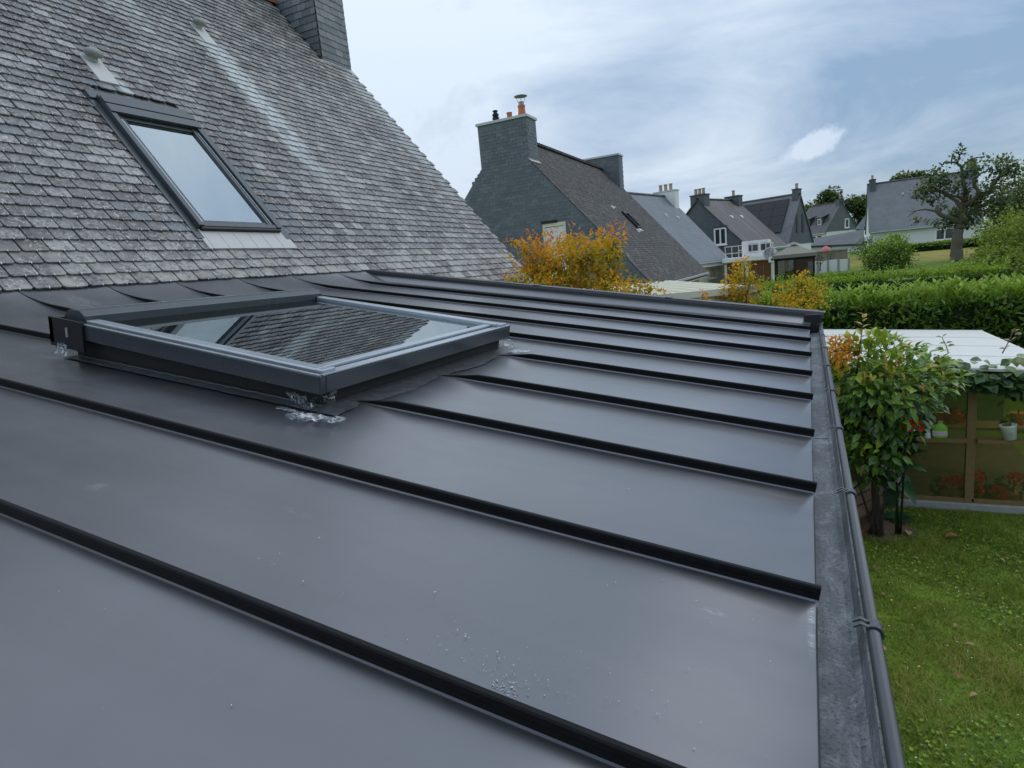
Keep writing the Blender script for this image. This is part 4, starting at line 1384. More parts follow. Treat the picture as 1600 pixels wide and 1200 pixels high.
M['gable_far'] = mat_far_slate('far_gable_slate', (0.074, 0.086, 0.100), (0.088, 0.102, 0.118))
M['buff_pot'] = plain('buff_chimney_pot', (0.42, 0.30, 0.22), 0.8)

def local_window(t, name, x0, x1, y, z0, z1, facing='-y', frame_mat='white_paint', mull=1, th=.06, glass='winglass'):
    """window on a wall of the thing's local frame"""
    def P(a, b, d0, d1, m):
        if facing == '-y': m.box(a[0], a[1], y - d1, y - d0, b[0], b[1])
        elif facing == '+x': m.box(y + d0, y + d1, a[0], a[1], b[0], b[1])
    m = MB()
    P((x0, x0 + th), (z0, z1), 0, .08, m); P((x1 - th, x1), (z0, z1), 0, .08, m)
    P((x0 + th, x1 - th), (z0, z0 + th), 0, .08, m); P((x0 + th, x1 - th), (z1 - th, z1), 0, .08, m)
    for k in range(mull):
        c = x0 + (x1 - x0) * (k + 1) / (mull + 1)
        P((c - th / 2, c + th / 2), (z0 + th, z1 - th), .0, .075, m)
    o = m.build(name, M[frame_mat], t, local=True)
    g = MB(); P((x0 + th, x1 - th), (z0 + th, z1 - th), .005, .03, g)
    g.build('pane', M[glass], o, local=True)
    s = MB(); P((x0 - .08, x1 + .08), (z0 - .07, z0 - .002), 0, .14, s)
    s.build('sill', M[frame_mat], o, local=True)
    return o

def make_far_houses():
    # pale slate house just behind the dark gable
    t, z, sl = far_house('pale_slate_house', 'house with smooth pale blue-grey slate roof and white chimney behind the dark gable', (-11.9, 42.5), 13.4, 8.8, 4.55, 4.82, -.30, -2.2,
                         'far_pale', 'gable_far', 'cream_wall', ((8.1, 8.75, .9, 5.15, 'white_wall', 3, 'buff_pot'),))
    for (y, d) in ((5.0, 1.4), (6.7, 1.55)):
        v = MB(); x = d; v.prism([(-.12, 0), (.12, 0), (0, .2)], lambda a, b: (x + .22, y + a, z(4.82) - (x + .22) * sl + b * .9 + .03), lambda a, b: (x, y + a, z(4.82) - x * sl + .03 + b * .2))
        v.build('roof_vent', M['lead'], t, local=True)
    f = MB(); f.box(4.35, 4.64, .0, 8.8, z(-.30) - .50, z(-.30) - .28); f.build('fascia', M['white_wall'], t, local=True)
    local_window(t, 'window', 5.6, 6.8, 4.301, .55, 1.35, '+x', 'cream_sheet', 2)
    # house with dark gable, white window and streaked brown roof
    t, z, sl = far_house('brown_roof_house', 'dark gabled house with one white upstairs window and streaked brown slate roof', (-8.4, 56), 20, 7.2, 4.6, 4.75, .22, -2.4,
                         'far_old', 'gable_far', 'white_wall', ((0.03, .9, .66, 5.05, 'gable_far', 3, 'buff_pot'), (6.3, 7.1, .66, 5.05, 'gable_far', 1, 'buff_pot')), base_clad=-.45)
    local_window(t, 'window', 1.45, 2.55, -.02, z(.75), z(2.15), '-y', 'white_paint', 1, .12)
    h = MB(); h.box(1.38, 2.62, -.13, -.02, z(2.15) + .003, z(2.15) + .16); h.build('shutter_box', M['gable_far'], t, local=True)
    for y in (2.7, 4.6):
        v = MB(); v.prism([(-.12, 0), (.12, 0), (0, .16)], lambda a, b: (1.85, y + a, z(4.75) - 1.85 * sl + b + .03), lambda a, b: (1.6, y + a, z(4.75) - 1.6 * sl + .03 + b * .2))
        v.build('roof_vent', M['white_paint'], t, local=True)
    b = MB(); b.box(3.6, 4.9, -.25, 7.0, z(.1), z(.18)); b.build('soffit', M['white_wall'], t, local=True)
    # flat roofed wing of that house with balcony, brown doors below
    a0, a1 = at(1133, 415, 46), at(1207, 415, 46)
    g = thing('garage_wing', 'white flat-roofed wing with balcony rail over brown timber doors', 'garage', (a0[0], 46, -2.2))
    m = MB(); m.box(a0[0], a1[0], 46.05, 51, -2.2, -.62); m.build('wall', M['white_wall'], g)
    m = MB(); m.box(a0[0] - .15, a1[0] + .2, 45.7, 51.1, -.617, -.36); m.build('parapet', M['white_paint'], g)
    n = 6
    for i in range(n):
        x0 = a0[0] + .1 + (a1[0] - a0[0] - .2) * i / n; x1 = a0[0] + .1 + (a1[0] - a0[0] - .2) * (i + 1) / n
        d = MB(); d.box(x0 + .015, x1 - .015, 45.98, 46.05, -2.15, -.70)
        if i == 2: d.build('white_door', M['white_paint'], g)
        else: d.build('door_panel', M['brown_wood'], g)
    # balcony room with glazing, rail posts
    m = MB(); m.box(a0[0] + 1.0, a1[0] - .3, 47.4, 51, -.355, .72); m.build('balcony_room', M['white_wall'], g)
    for i in range(2):
        x0 = a0[0] + 1.45 + i * .8
        w = MB(); w.box(x0, x0 + .6, 47.32, 47.4, -.05, .5); w.build('window', M['winglass'], g)
    for i in range(8):
        x = a0[0] + .05 + (a1[0] - a0[0]) * i / 7
        r = MB(); r.box(x - .02, x + .02, 45.85, 45.89, -.355, .42); r.build('railing_post', M['white_paint'], g)
    r = MB(); r.box(a0[0], a1[0] + .1, 45.84, 45.9, .421, .47); r.box(a0[0], a1[0], 45.855, 45.885, -.05, .0)
    r.build('railing', M['white_paint'], g)
    # white post with small box beside the garage
    p0 = at(1209, 430, 40)
    t = thing('white_post', 'slim cream post carrying a small white box beside the brown doors', 'post', (p0[0], 40, -1.5))
    m = MB(); m.box(p0[0] - .12, p0[0] + .12, 39.9, 40.1, -1.5, -.75); m.build('post', M['cream_sheet'], t)
    m = MB(); m.box(p0[0] - .26, p0[0] + .14, 39.85, 40.15, -.748, -.42); m.build('box', M['white_paint'], t)
    m = MB(); m.tube([(p0[0] - .06, 39.80, -.58), (p0[0] - .06, 39.848, -.58)], .07, 10); m.build('lamp', M['dark'], t)
    # satellite dish
    p0 = at(1203, 397, 44)
    t = thing('satellite_dish', 'pale round satellite dish on a dark mast above the garage wing', 'satellite dish', (p0[0], 44, -1.5))
    T = Matrix.Translation((p0[0], 44, p0[2])) @ Matrix.Rotation(R(72), 4, 'X') @ Matrix.Rotation(R(15), 4, 'Y')
    m = MB(T); m.lathe([(.45, .10), (.44, .115), (.3, .05), (.02, .01), (.02, -.01), (.3, .03), (.45, .10)], sides=18); m.build('dish', M['grey_cap'], t, smooth=True)
    m = MB(); m.tube([(p0[0], 44.1, -1.5), (p0[0], 44.08, p0[2] - .1), (p0[0], 43.98, p0[2] - .02)], .035, 6); m.build('mast', M['blackmetal'], t)
    m = MB(); m.tube([(p0[0], 43.95, p0[2] - .35), (p0[0] + .05, 43.4, p0[2] - .1)], .02, 5); m.build('arm', M['steel'], t)
    # house with solar panels
    t, z, sl = far_house('solar_roof_house', 'grey house with black solar panels covering the roof and two slit windows', (-.62, 67.2), -68, 8.2, 2.85, 4.95, .58, -2.2,
                         'far_grey', 'gable_far', 'white_wall', ((.02, .55, .42, 5.35, 'gable_far', 1, 'buff_pot'),), base_clad=.3)
    # panels lie on the slope that faces the viewer (local -x)
    sA = math.hypot(2.85, 4.37); cs, sn = 2.85 / sA, 4.37 / sA
    def sp(y, s, n): return (-(2.85 - s * cs) - n * sn, y, z(.58) + s * sn + n * cs)
    k = 0
    for i in range(4):
        for j in range(5):
            y0 = .85 + j * 1.32; s0 = 1.05 + i * .93
            q = MB(); q.hexa([sp(y0, s0, .08), sp(y0, s0 + .91, .08), sp(y0 + 1.30, s0 + .91, .08), sp(y0 + 1.30, s0, .08)][::-1],
                             [sp(y0, s0, .13), sp(y0, s0 + .91, .13), sp(y0 + 1.30, s0 + .91, .13), sp(y0 + 1.30, s0, .13)][::-1])
            q.build('solar_panel', M['solar'], t, local=True)
    for xx in (-.75, .55):
        g = MB(); g.box(xx - .22, xx + .22, -.06, -.016, z(1.35), z(3.1)); g.build('window', M['dark'], t, local=True)
    g = MB(); g.box(-2.9, -2.6, -.2, 8.0, z(.10), z(.36)); g.build('fascia', M['white_paint'], t, local=True)
    # small house with two dormers
    t, z, sl = far_house('dormer_house', 'small far grey house with two dormer windows and a dark gable', (5.25, 121), -40, 7.5, 3.3, 6.75, 2.05, -1.0,
                         'far_brown', 'far_grey', 'white_wall', ((.03, .8, .5, 7.15, 'gable_far', 1, 'buff_pot'),), base_clad=2.0)
    for y in (2.3, 5.3):
        xx = 2.35
        zz = z(6.75) - xx * sl
        d = MB(); d.box(-xx - .1, -xx + 1.3, y - .75, y + .75, zz - .3, zz + 1.15)
        do = d.build('dormer', M['gable_far'], t, local=True)
        d = MB(); d.hexa([(-xx - .3, y - .95, zz + 1.05), (-xx + 1.6, y - .95, zz + 1.55), (-xx + 1.6, y + .95, zz + 1.55), (-xx - .3, y + .95, zz + 1.05)],
                         [(-xx - .3, y - .95, zz + 1.2), (-xx + 1.6, y - .95, zz + 1.75), (-xx + 1.6, y + .95, zz + 1.75), (-xx - .3, y + .95, zz + 1.2)])
        d.build('dormer_roof', M['far_brown'], do, local=True)
        d = MB(); d.box(-xx - .16, -xx - .102, y - .42, y + .42, zz - .1, zz + .95); d.build('window', M['white_paint'], do, local=True)
        d = MB(); d.box(-xx - .19, -xx - .162, y - .30, y + .30, zz + .02, zz + .83); d.build('pane', M['winglass'], do, local=True)
    local_window(t, 'window', .55, 1.45, -.02, z(2.35), z(3.9), '-y', 'white_paint', 0, .16)
    for y in (1.2, 2.6, 4.6):
        d = MB(); d.box(-3.12, -3.055, y, y + .8, z(.15), z(1.45)); d.build('window', M['dark'], t, local=True)
    # big pale grey slate house at the right
    t, z, sl = far_house('wide_slate_house', 'wide white house with broad plain grey slate roof behind the gnarled tree', (6.55, 87.3), 92, 10.3, 5.0, 6.45, .98, -1.25,
                         'far_grey', 'far_grey', 'white_wall', ((.12, .75, .85, 6.85, 'gable_far', 1, 'buff_pot'), (9.6, 10.25, .95, 7.5, 'gable_far', 1, 'buff_pot')), base_clad=4.0)
    for i in range(9):
        pz = z(-1.2) + .22 * i + .3
        b = MB(); b.box(4.752, 4.775, .05, 10.25, pz, pz + .205); b.build('weatherboard', M['white_wall'], t, local=True)
    for y0, y1, z0, z1, mu in ((6.2, 7.9, z(-.75), z(.45), 1), (1.9, 3.1, z(-.6), z(.35), 0)):
        local_window(t, 'window', y0, y1, 4.776, z0, z1, '+x', 'white_paint', mu, .12)
    v = MB(); v.lathe([(.12, 0), (.12, .2), (.02, .25)], (1.6, 3.4, z(6.45) - 1.6 * sl), 8); v.build('roof_vent', M['lead'], t, local=True)
    # low grey roofed outbuilding between the two far houses
    c0, c1 = at(1283, 392, 74), at(1349, 380, 74)
    t = thing('low_outbuilding', 'low white outbuilding with dark grey sloping roof between far houses', 'outbuilding', (2.5, 75, -1.3))
    P = lambda px, py, y: tuple(at(px, py, y))
    b_ = [P(1262, 384, 72), P(1350, 380, 72), P(1350, 358, 77), P(1262, 374, 77)]
    m = MB(); m.hexa([(p[0], p[1], p[2] - .15) for p in b_], b_); m.build('roof', M['far_grey' if 0 else 'gable_far'], t)
    m = MB(); m.hexa([(b_[0][0] + .1, 72.2, -1.3), (b_[1][0], 72.2, -1.3), (b_[1][0], 76.5, -1.3), (b_[0][0] + .1, 76.5, -1.3)],
                     [(b_[0][0] + .1, 72.2, b_[0][2] - .2), (b_[1][0], 72.2, b_[1][2] - .2), (b_[1][0], 76.5, b_[2][2] - .25), (b_[0][0] + .1, 76.5, b_[3][2] - .25)])
    m.build('wall', M['white_wall'], t)
    sdr = MB(); q_ = [P(1336, 357, 80), P(1350, 358, 80), P(1353, 335, 82), P(1347, 345, 82)]
    sdr.hexa([(p[0], p[1], p[2] - .15) for p in q_], q_)
    sdr.build('side_roof', M['far_pale'], t)
make_far_houses()

# ------------------------------------------------------------------ sheds, wall, gazebo
def make_cream_shed():
    dv = Vector((-.385, .923, 0)).normalized(); pv = Vector((-dv.y, dv.x, 0))
    z = -.62
    B = Vector((-.80, 11.3, z))
    T = Matrix(((dv.x, pv.x, 0, B.x), (dv.y, pv.y, 0, B.y), (0, 0, 1, z), (0, 0, 0, 1)))
    t = thing('garden_shed', 'cream ribbed metal roof of a low shed behind the orange maple shrub', 'shed', (-3, 14, GZ))
    n = 13
    for i in range(n):
        m = MB(T); y0 = i * .26
        prof = [(y0, 0), (y0 + .03, .045), (y0 + .075, .045), (y0 + .105, 0), (y0 + .26, 0), (y0 + .26, -.012), (y0, -.012)]
        m.prism(prof, lambda a, b: (-.1, a, b), lambda a, b: (7.4, a, b - .02))
        m.build('roof_sheet', M['cream_sheet'], t)
    m = MB(T); m.box(-.13, -.1, -.03, n * .26 + .03, -.06, .048); m.build('fascia', M['cream_sheet'], t)
    m = MB(T); m.box(-.09, 7.3, -.06, -.004, -.16, .02); m.build('gutter', M['white_paint'], t)
    m = MB(T); m.box(0, 7.2, .1, n * .26 - .1, GZ - z, -.03); m.build('wall', M['cream_wall'], t)
make_cream_shed()

def make_wall_and_gazebo():
    x0, x1 = at(1262, 415, 37)[0], at(1326, 415, 37)[0]
    t = thing('concrete_wall', 'pale concrete panel wall below the dry yellow bank', 'wall', ((x0 + x1) / 2, 37, -1.6))
    n = 4
    for i in range(n):
        a, b = x0 + (x1 - x0) * i / n, x0 + (x1 - x0) * (i + 1) / n
        m = MB(); m.box(a + .01, b - .01, 36.9, 37.05, -1.6, -.84 - .02 * (i % 2)); m.build('wall_panel', M['white_wall'], t)
        m = MB(); m.box(b - .05, b + .05, 36.86, 36.895, -1.6, -.80); m.build('post', M['concrete'], t)
    x0, x1 = at(1240, 400, 41)[0], at(1324, 400, 41)[0]
    t = thing('terrace_wall', 'taupe upper terrace wall behind the concrete panel wall', 'wall', ((x0 + x1) / 2, 41, -1.3))
    m = MB(); m.box(x0, x1, 40.9, 41.2, -1.4, -.42); m.build('wall', M['wallstone'], t)
    m = MB(); m.box(x0 - .03, x1 + .03, 40.85, 41.25, -.418, -.33); m.build('coping', M['concrete'], t)
    # gazebo with mosquito netting
    gx0, gx1, gy0, gy1 = at(1211, 410, 33)[0], at(1272, 410, 33)[0], 33.0, 35.2
    zt, zb = -.32, -1.62
    t = thing('netted_gazebo', 'garden gazebo with taupe canopy roof and black mesh side nets', 'gazebo', ((gx0 + gx1) / 2, 34, zb))
    m = MB(); cx = (gx0 + gx1) / 2 - .05; pk = (cx, 34.1, .16)
    e = .12
    cs_ = [(gx0 - e, gy0 - e, zt), (gx1 + e, gy0 - e, zt), (gx1 + e, gy1 + e, zt), (gx0 - e, gy1 + e, zt)]
    for i in range(4):
        a, b = cs_[i], cs_[(i + 1) % 4]
        mid = tuple((a[k] + b[k]) / 2 * .93 + pk[k] * .07 for k in range(3))
        m.add([a, b, pk], [(0, 1, 2)])
        m.add([a, b, (b[0], b[1], b[2] - .16), (a[0], a[1], a[2] - .16)], [(0, 3, 2, 1)])
    m.build('canopy', M['canopy'], t)
    m = MB(); m.add([(cx - .35, 33.8, .13), (cx + .35, 33.8, .13), (cx, 34.1, .27)], [(0, 1, 2)]); m.add([(cx + .35, 33.8, .13), (cx + .35, 34.4, .13), (cx, 34.1, .27)], [(0, 1, 2)])
    m.build('vent_flap', M['canopy'], t)
    for a in ((gx0, gy0), (gx1, gy0), (gx1, gy1), (gx0, gy1), ((gx0 + gx1) / 2, gy0)):
        m = MB(); m.tube([(a[0], a[1], zb), (a[0], a[1], zt)], .035, 8); m.build('post', M['blackmetal'], t)
    for i, (p, q) in enumerate((((gx0, gy0), (gx1, gy0)), ((gx1, gy0), (gx1, gy1)), ((gx1, gy1), (gx0, gy1)), ((gx0, gy1), (gx0, gy0)))):
        vs, fs = [], []
        k = 24
        for j in range(k + 1):
            f = j / k; w = .03 * math.sin(j * 2.1)
            x, y = p[0] + (q[0] - p[0]) * f + w * .5, p[1] + (q[1] - p[1]) * f + w
            vs += [(x, y, zb + .05), (x, y, zt - .14)]
        for j in range(k): fs.append((2 * j, 2 * j + 2, 2 * j + 3, 2 * j + 1))
        m = MB(); m.v, m.f = vs, fs; m.build('net_curtain', M['net'], t)
        m = MB(); m.tube([(p[0], p[1], zt - .2), (q[0], q[1], zt - .2)], .07, 8); m.build('rolled_net', M['blackmetal'], t)
    # orange buckets / toys seen through the net
    b = at(1243, 427, 34); t = thing('orange_bucket', 'small orange tub standing inside the netted gazebo', 'bucket', (b[0], 34, zb))
    m = MB(); m.lathe([(.16, 0), (.22, .34), (.24, .35), (.24, .38), (.2, .38), (.15, .05)], (b[0], 34, zb), 14); m.build('tub', M['terracotta'], t)
    m = MB(); m.tube([(b[0] - .22, 34, zb + .36), (b[0] - .15, 34, zb + .52), (b[0] + .15, 34, zb + .52), (b[0] + .22, 34, zb + .36)], .012, 5); m.build('handle', M['steel'], t)
    # pink parasol folded behind
    p = at(1290, 387, 39)
    t = thing('pink_parasol', 'small pink half-folded parasol above the taupe wall', 'parasol', (p[0], 39, -1.4))
    m = MB(); m.tube([(p[0], 39, -1.4), (p[0], 39, p[2] + .1)], .025, 6); m.build('pole', M['steel'], t)
    m = MB(); m.lathe([(.26, p[2] - .16), (.22, p[2] - .06), (.1, p[2] + .06), (.02, p[2] + .10)], (p[0], 39, 0), 8)
    m.build('canopy', M['pink'], t)
M['pink'] = plain('pink_canvas', (0.60, 0.17, 0.18), 0.8)
make_wall_and_gazebo()

# ------------------------------------------------------------------ greenhouse shed by the lawn
def make_greenhouse():
    fy = 9.15
    t = thing('greenhouse_shed', 'timber framed glass shed with flat white sheet roof beside the lawn', 'shed', (1.8, 10.8, GZ))
    x0, x1 = -.4, 3.05
    m = MB(); m.box(x0, x1, fy - .07, fy + .10, GZ - .1, GZ + .09); m.build('plinth', M['concrete'], t, bevel=.012)
    ztop = -1.80
    posts = [(-.35, .09), (.42, .07), (1.815, .075), (2.98, .08)]
    for x, w in posts:
        m = MB(); m.box(x - w / 2, x + w / 2, fy - .035, fy + .035, GZ + .091, ztop); m.build('post', M['wood'], t, bevel=.004)
    m = MB(); m.box(1.853, 1.875, fy - .02, fy + .02, GZ + .14, ztop - .001); m.build('post_batten', M['wood'], t)
    m = MB(); m.box(x0, x1, fy - .045, fy + .045, ztop + .001, ztop + .10); m.build('top_beam', M['wood'], t, bevel=.004)
    spans = [(posts[i][0] + posts[i][1] / 2, posts[i + 1][0] - posts[i + 1][1] / 2) for i in range(3)]
    spans[2] = (1.876, spans[2][1])
    for a, b in spans:
        m = MB(); m.box(a + .001, b - .001, fy - .03, fy + .03, GZ + .092, GZ + .145); m.build('bottom_rail', M['wood'], t)
        m = MB(); m.box(a + .001, b - .001, fy - .10, fy + .032, -2.60, -2.555); m.build('ledge', M['wood'], t, bevel=.003)
        for z0, z1 in ((GZ + .1455, -2.6005), (-2.5545, ztop - .0005)):
            m = MB(); m.box(a + .002, b - .002, fy - .004, fy + .002, z0, z1); m.build('pane', M['pane'], t)
    # diagonal brace at the right
    m = MB(); m.hexa([(2.24, fy - .034, -1.92), (2.31, fy - .034, -1.88), (2.31, fy - .006, -1.88), (2.24, fy - .006, -1.92)][::-1],
                     [(2.52, fy - .034, -2.34), (2.59, fy - .034, -2.30), (2.59, fy - .006, -2.30), (2.52, fy - .006, -2.34)][::-1])
    m.build('brace', M['wood'], t)
    # roof of white sheets, fall to the right
    def rz(x, y): return -1.60 - .052 * (x - .3) + .012 * (13 - y)
    for i in range(4):
        ya, yb = 8.92 + i * 1.04, 8.92 + i * 1.04 + 1.035
        m = MB(); xs = (x0 - .15, 2.72)
        m.hexa([(xs[0], ya, rz(xs[0], ya) - .03), (xs[1], ya, rz(xs[1], ya) - .03), (xs[1], yb, rz(xs[1], yb) - .03), (xs[0], yb, rz(xs[0], yb) - .03)],
               [(xs[0], ya, rz(xs[0], ya)), (xs[1], ya, rz(xs[1], ya)), (xs[1], yb, rz(xs[1], yb)), (xs[0], yb, rz(xs[0], yb))])
        o = m.build('roof_sheet', M['white_sheet'], t)
        m = MB()
        m.hexa([(xs[0], yb - .03, rz(xs[0], yb) + .001), (xs[1], yb - .03, rz(xs[1], yb) + .001), (xs[1], yb + .02, rz(xs[1], yb) + .001), (xs[0], yb + .02, rz(xs[0], yb) + .001)],
               [(xs[0], yb - .02, rz(xs[0], yb) + .022), (xs[1], yb - .02, rz(xs[1], yb) + .010), (xs[1], yb + .01, rz(xs[1], yb) + .010), (xs[0], yb + .01, rz(xs[0], yb) + .010)])
        m.build('sheet_joint', M['white_sheet'], o)
    # side and back walls
    m = MB(); m.box(x0 + .05, x0 + .11, fy + .08, 12.9, GZ, -1.85); m.build('side_wall', M['wood'], t)
    m = MB(); m.box(x0 + .12, x1 - .05, 12.8, 12.88, GZ, -1.85); m.build('back_wall', M['olive'], t)
    m = MB(); m.box(x0 + .12, x1 - .1, fy + .15, 12.7, GZ + .01, GZ + .06); m.build('floor', M['soil'], t)
    m = MB(); m.box(x0 + .2, x1 - .2, 10.35, 10.75, -2.78, -2.74)
    m.build('staging_bench', M['wood'], t)
    for x in (0., 1.4, 2.8):
        m = MB(); m.box(x - .03, x + .03, 10.5, 10.56, GZ + .061, -2.781); m.build('bench_leg', M['wood'], t)
    # things on the ledge
    zl = -2.554
    def ontop(px): return at(px, 690, fy - .06)[0]
    def bottle(name, label, cat, px, prof, mat, extra=(), sq=1.0):
        x = ontop(px)
        b = thing(name, label, cat, (x, fy - .062, zl))
        m = MB(Matrix.Translation((x, fy - .062, zl)) @ Matrix.Diagonal((1, sq, 1, 1))); m.lathe(prof, sides=16); m.build('body', mat, b, smooth=True)
        for nm, pr, mt in extra:
            m = MB(Matrix.Translation((x, fy - .062, zl)) @ Matrix.Diagonal((1, sq, 1, 1))); m.lathe(pr, sides=16); m.build(nm, mt, b, smooth=True)
    bottle('spray_bottle', 'bright green plastic bottle with pale label on the shed ledge', 'bottle', 1468, [(.075, 0), (.082, .02), (.082, .13), (.072, .165), (.035, .19), (.028, .2)],
           plain('lime_plastic', (0.22, 0.50, 0.03), 0.35), (('label', [(.083, .03), (.0835, .04), (.0835, .09), (.083, .1)], plain('label_print', (0.62, 0.48, 0.52), 0.6, var=.5, scale=40)),
                                                             ('cap', [(.03, .2), (.03, .225), (.012, .23)], plain('peach_cap', (0.5, 0.28, 0.16), 0.5))), .42)
    bottle('white_bottle', 'slim white waisted bottle left of the green bottle', 'bottle', 1449, [(.033, 0), (.036, .01), (.024, .08), (.033, .145), (.03, .15)], M['white_paint'],
           (('cap', [(.02, .15), (.02, .17), (.01, .172)], M['wood']),))
    bottle('white_jar', 'white lidded jar behind the red flower at the ledge end', 'jar', 1427, [(.05, 0), (.052, .1), (.04, .13)], M['white_paint'], (('lid', [(.05, .131), (.05, .155), (.02, .16)], M['grey_cap']),))
    x = ontop(1578)
    b = thing('tilted_pot', 'tilted white plastic pot with grey print right of the post', 'pot', (x, fy - .06, zl))
    T = Matrix.Translation((x, fy - .062, zl + .01)) @ Matrix.Rotation(R(-9), 4, 'Y')
    m = MB(T); m.lathe([(.062, 0), (.085, .165), (.09, .17), (.09, .185), (.08, .185), (.058, .01)], sides=18); m.build('body', M['white_paint'], b, smooth=True)
    m = MB(T); m.box(-.05, .01, -.0775, -.0765, .085, .10); m.box(-.05, .02, -.0755, -.0745, .065, .078); m.build('printed_mark', M['concrete'], b)
make_greenhouse()
M['orange_red'] = plain('geranium_red', (0.90, 0.035, 0.018), 0.6, 0, 0.3, .25, 40)
def flower_head(parent, c, r, n, mat, seed, name='flower'):
    q = np.random.default_rng(seed)
    d = nrm(q.normal(size=(n, 3)) + np.array([0, -.3, .3]))
    C = np.array(c) + d * np.array([1, .45, 1]) * r * q.uniform(.35, 1, (n, 1))
    v = leaves(C, d + q.normal(0, .5, (n, 3)), q.normal(size=(n, 3)), np.full(n, r * .7), np.full(n, r * .6), q.uniform(0, 1, n))
    return foliage(name, parent, mat, [v])
def make_geraniums():
    spots = [((1500, 753), 9.235, .085), ((1527, 745), 9.235, .09), ((1528, 765), 9.235, .085), ((1585, 747), 9.235, .085), ((1521, 779), 9.235, .06), ((1480, 752), 9.235, .08), ((1560, 770), 9.235, .11), ((1470, 655), 10.6, .12), ((1590, 668), 10.6, .12), ((1492, 652), 10.6, .12)]
    for i, ((px, py), y, r) in enumerate(spots):
        c = at(px, py, y)
        base = GZ + .06 if i < 7 else -2.74
        where = ['left of the middle post', 'highest beside the middle post', 'second beside the middle post', 'at the right end', 'lowest by the middle post', 'faint, left in the lower pane', 'low in the right lower pane',
                 'on the bench, leftmost above the ledge', 'on the bench, far right above the ledge', 'on the bench, beside the middle post'][i]
        t = thing('geranium', 'red geranium behind the shed glass, ' + where, 'plant', (c[0], y, base), 0, 'geraniums inside the greenhouse shed')
        m = MB(); m.lathe([(.06, base), (.085, base + .13), (.09, base + .13), (.09, base + .15), (.07, base + .15)], (c[0], y + .06, 0), 10); m.build('pot', M['terracotta'], t)
        m = MB(); m.tube([(c[0], y, base + .12), (c[0], y, max(base + .2, c[2] - .03))], .008, 5); m.build('stem', M['canna'], t)
        flower_head(t, c, r * .78, 60, M['orange_red'], 50 + i)
        q = np.random.default_rng(i)
        n = 60
        d = nrm(q.normal(size=(n, 3))); C = np.array([c[0], y + .07, (base + .15 + c[2]) / 2 - .04]) + d * np.array([.13, .05, max(.08, (c[2] - base) * .4)])
        foliage('foliage', t, M['canna'], [leaves(C, d * [1, .4, 1] + [0, .15, .3], q.normal(size=(n, 3)) + [0, 0, 1], np.full(n, .075), np.full(n, .07), q.uniform(.1, .8, n))])
make_geraniums()

# ------------------------------------------------------------------ vegetation
def blobs(bl, depth, dens, L, Wd, seed, tint, droop=-.2, out=1.0, tmpl=LEAF_KITE, wob=.35, fill=.35):
    """bl: (photo px, py, metres away, radius in px). Leaves spread through the volume of each clump"""
    q = np.random.default_rng(seed)
    res = []
    for (px, py, y, r) in bl:
        yy = y + q.normal(0, depth)
        c = at(px, py, yy)
        rad = r / FPX * yy
        n = max(8, int(dens * rad * rad))
        d = nrm(q.normal(size=(n, 3)))
        rr = np.where(q.uniform(size=n) < fill, q.uniform(.2, 1, n), q.uniform(.75, 1.08, n))
        m = 1 + wob * vnoise(d * 2.2, 1.5, seed + int(px))
        P = c + d * (rr * m * rad)[:, None]
        A = d * out + q.normal(0, .55, (n, 3)) + np.array([0, 0, droop])
        N = d * .5 + q.normal(0, .5, (n, 3)) + np.array([0, 0, .9])
        l = L * q.uniform(.65, 1.3, n)
        t = tint(P, d, rr, c, rad, q)
        res.append(leaves(P, A, N, l, l * (Wd / L) * q.uniform(.8, 1.2, n), np.clip(t, 0, 1), tmpl))
    return res
def trunk(parent, paths, mat, name='trunk', seed=0, knob=.12):
    m = MB(); q = random.Random(seed)
    for pts, r0, r1 in paths:
        pts = [Vector(p) for p in pts]
        P, Rr = [], []
        sub = 4
        n = (len(pts) - 1) * sub
        for i in range(n + 1):
            f = i / sub; a = min(int(f), len(pts) - 2); t = f - a
            p = pts[a].lerp(pts[a + 1], t)
            if 0 < a and t < .5 and a < len(pts) - 1:
                p = p.lerp((pts[a - 1].lerp(pts[a], .75 + t * .25) + p) / 2, .25 * (1 - 2 * t))
            rr = (r0 + (r1 - r0) * i / n)
            j = rr * knob
            P.append(p + Vector((q.gauss(0, j), q.gauss(0, j), q.gauss(0, j))))
            Rr.append(rr * (1 + q.uniform(-knob, knob * 1.4)))
        m.tube(P, Rr, 8)
    return m.build(name, mat, parent, smooth=True)

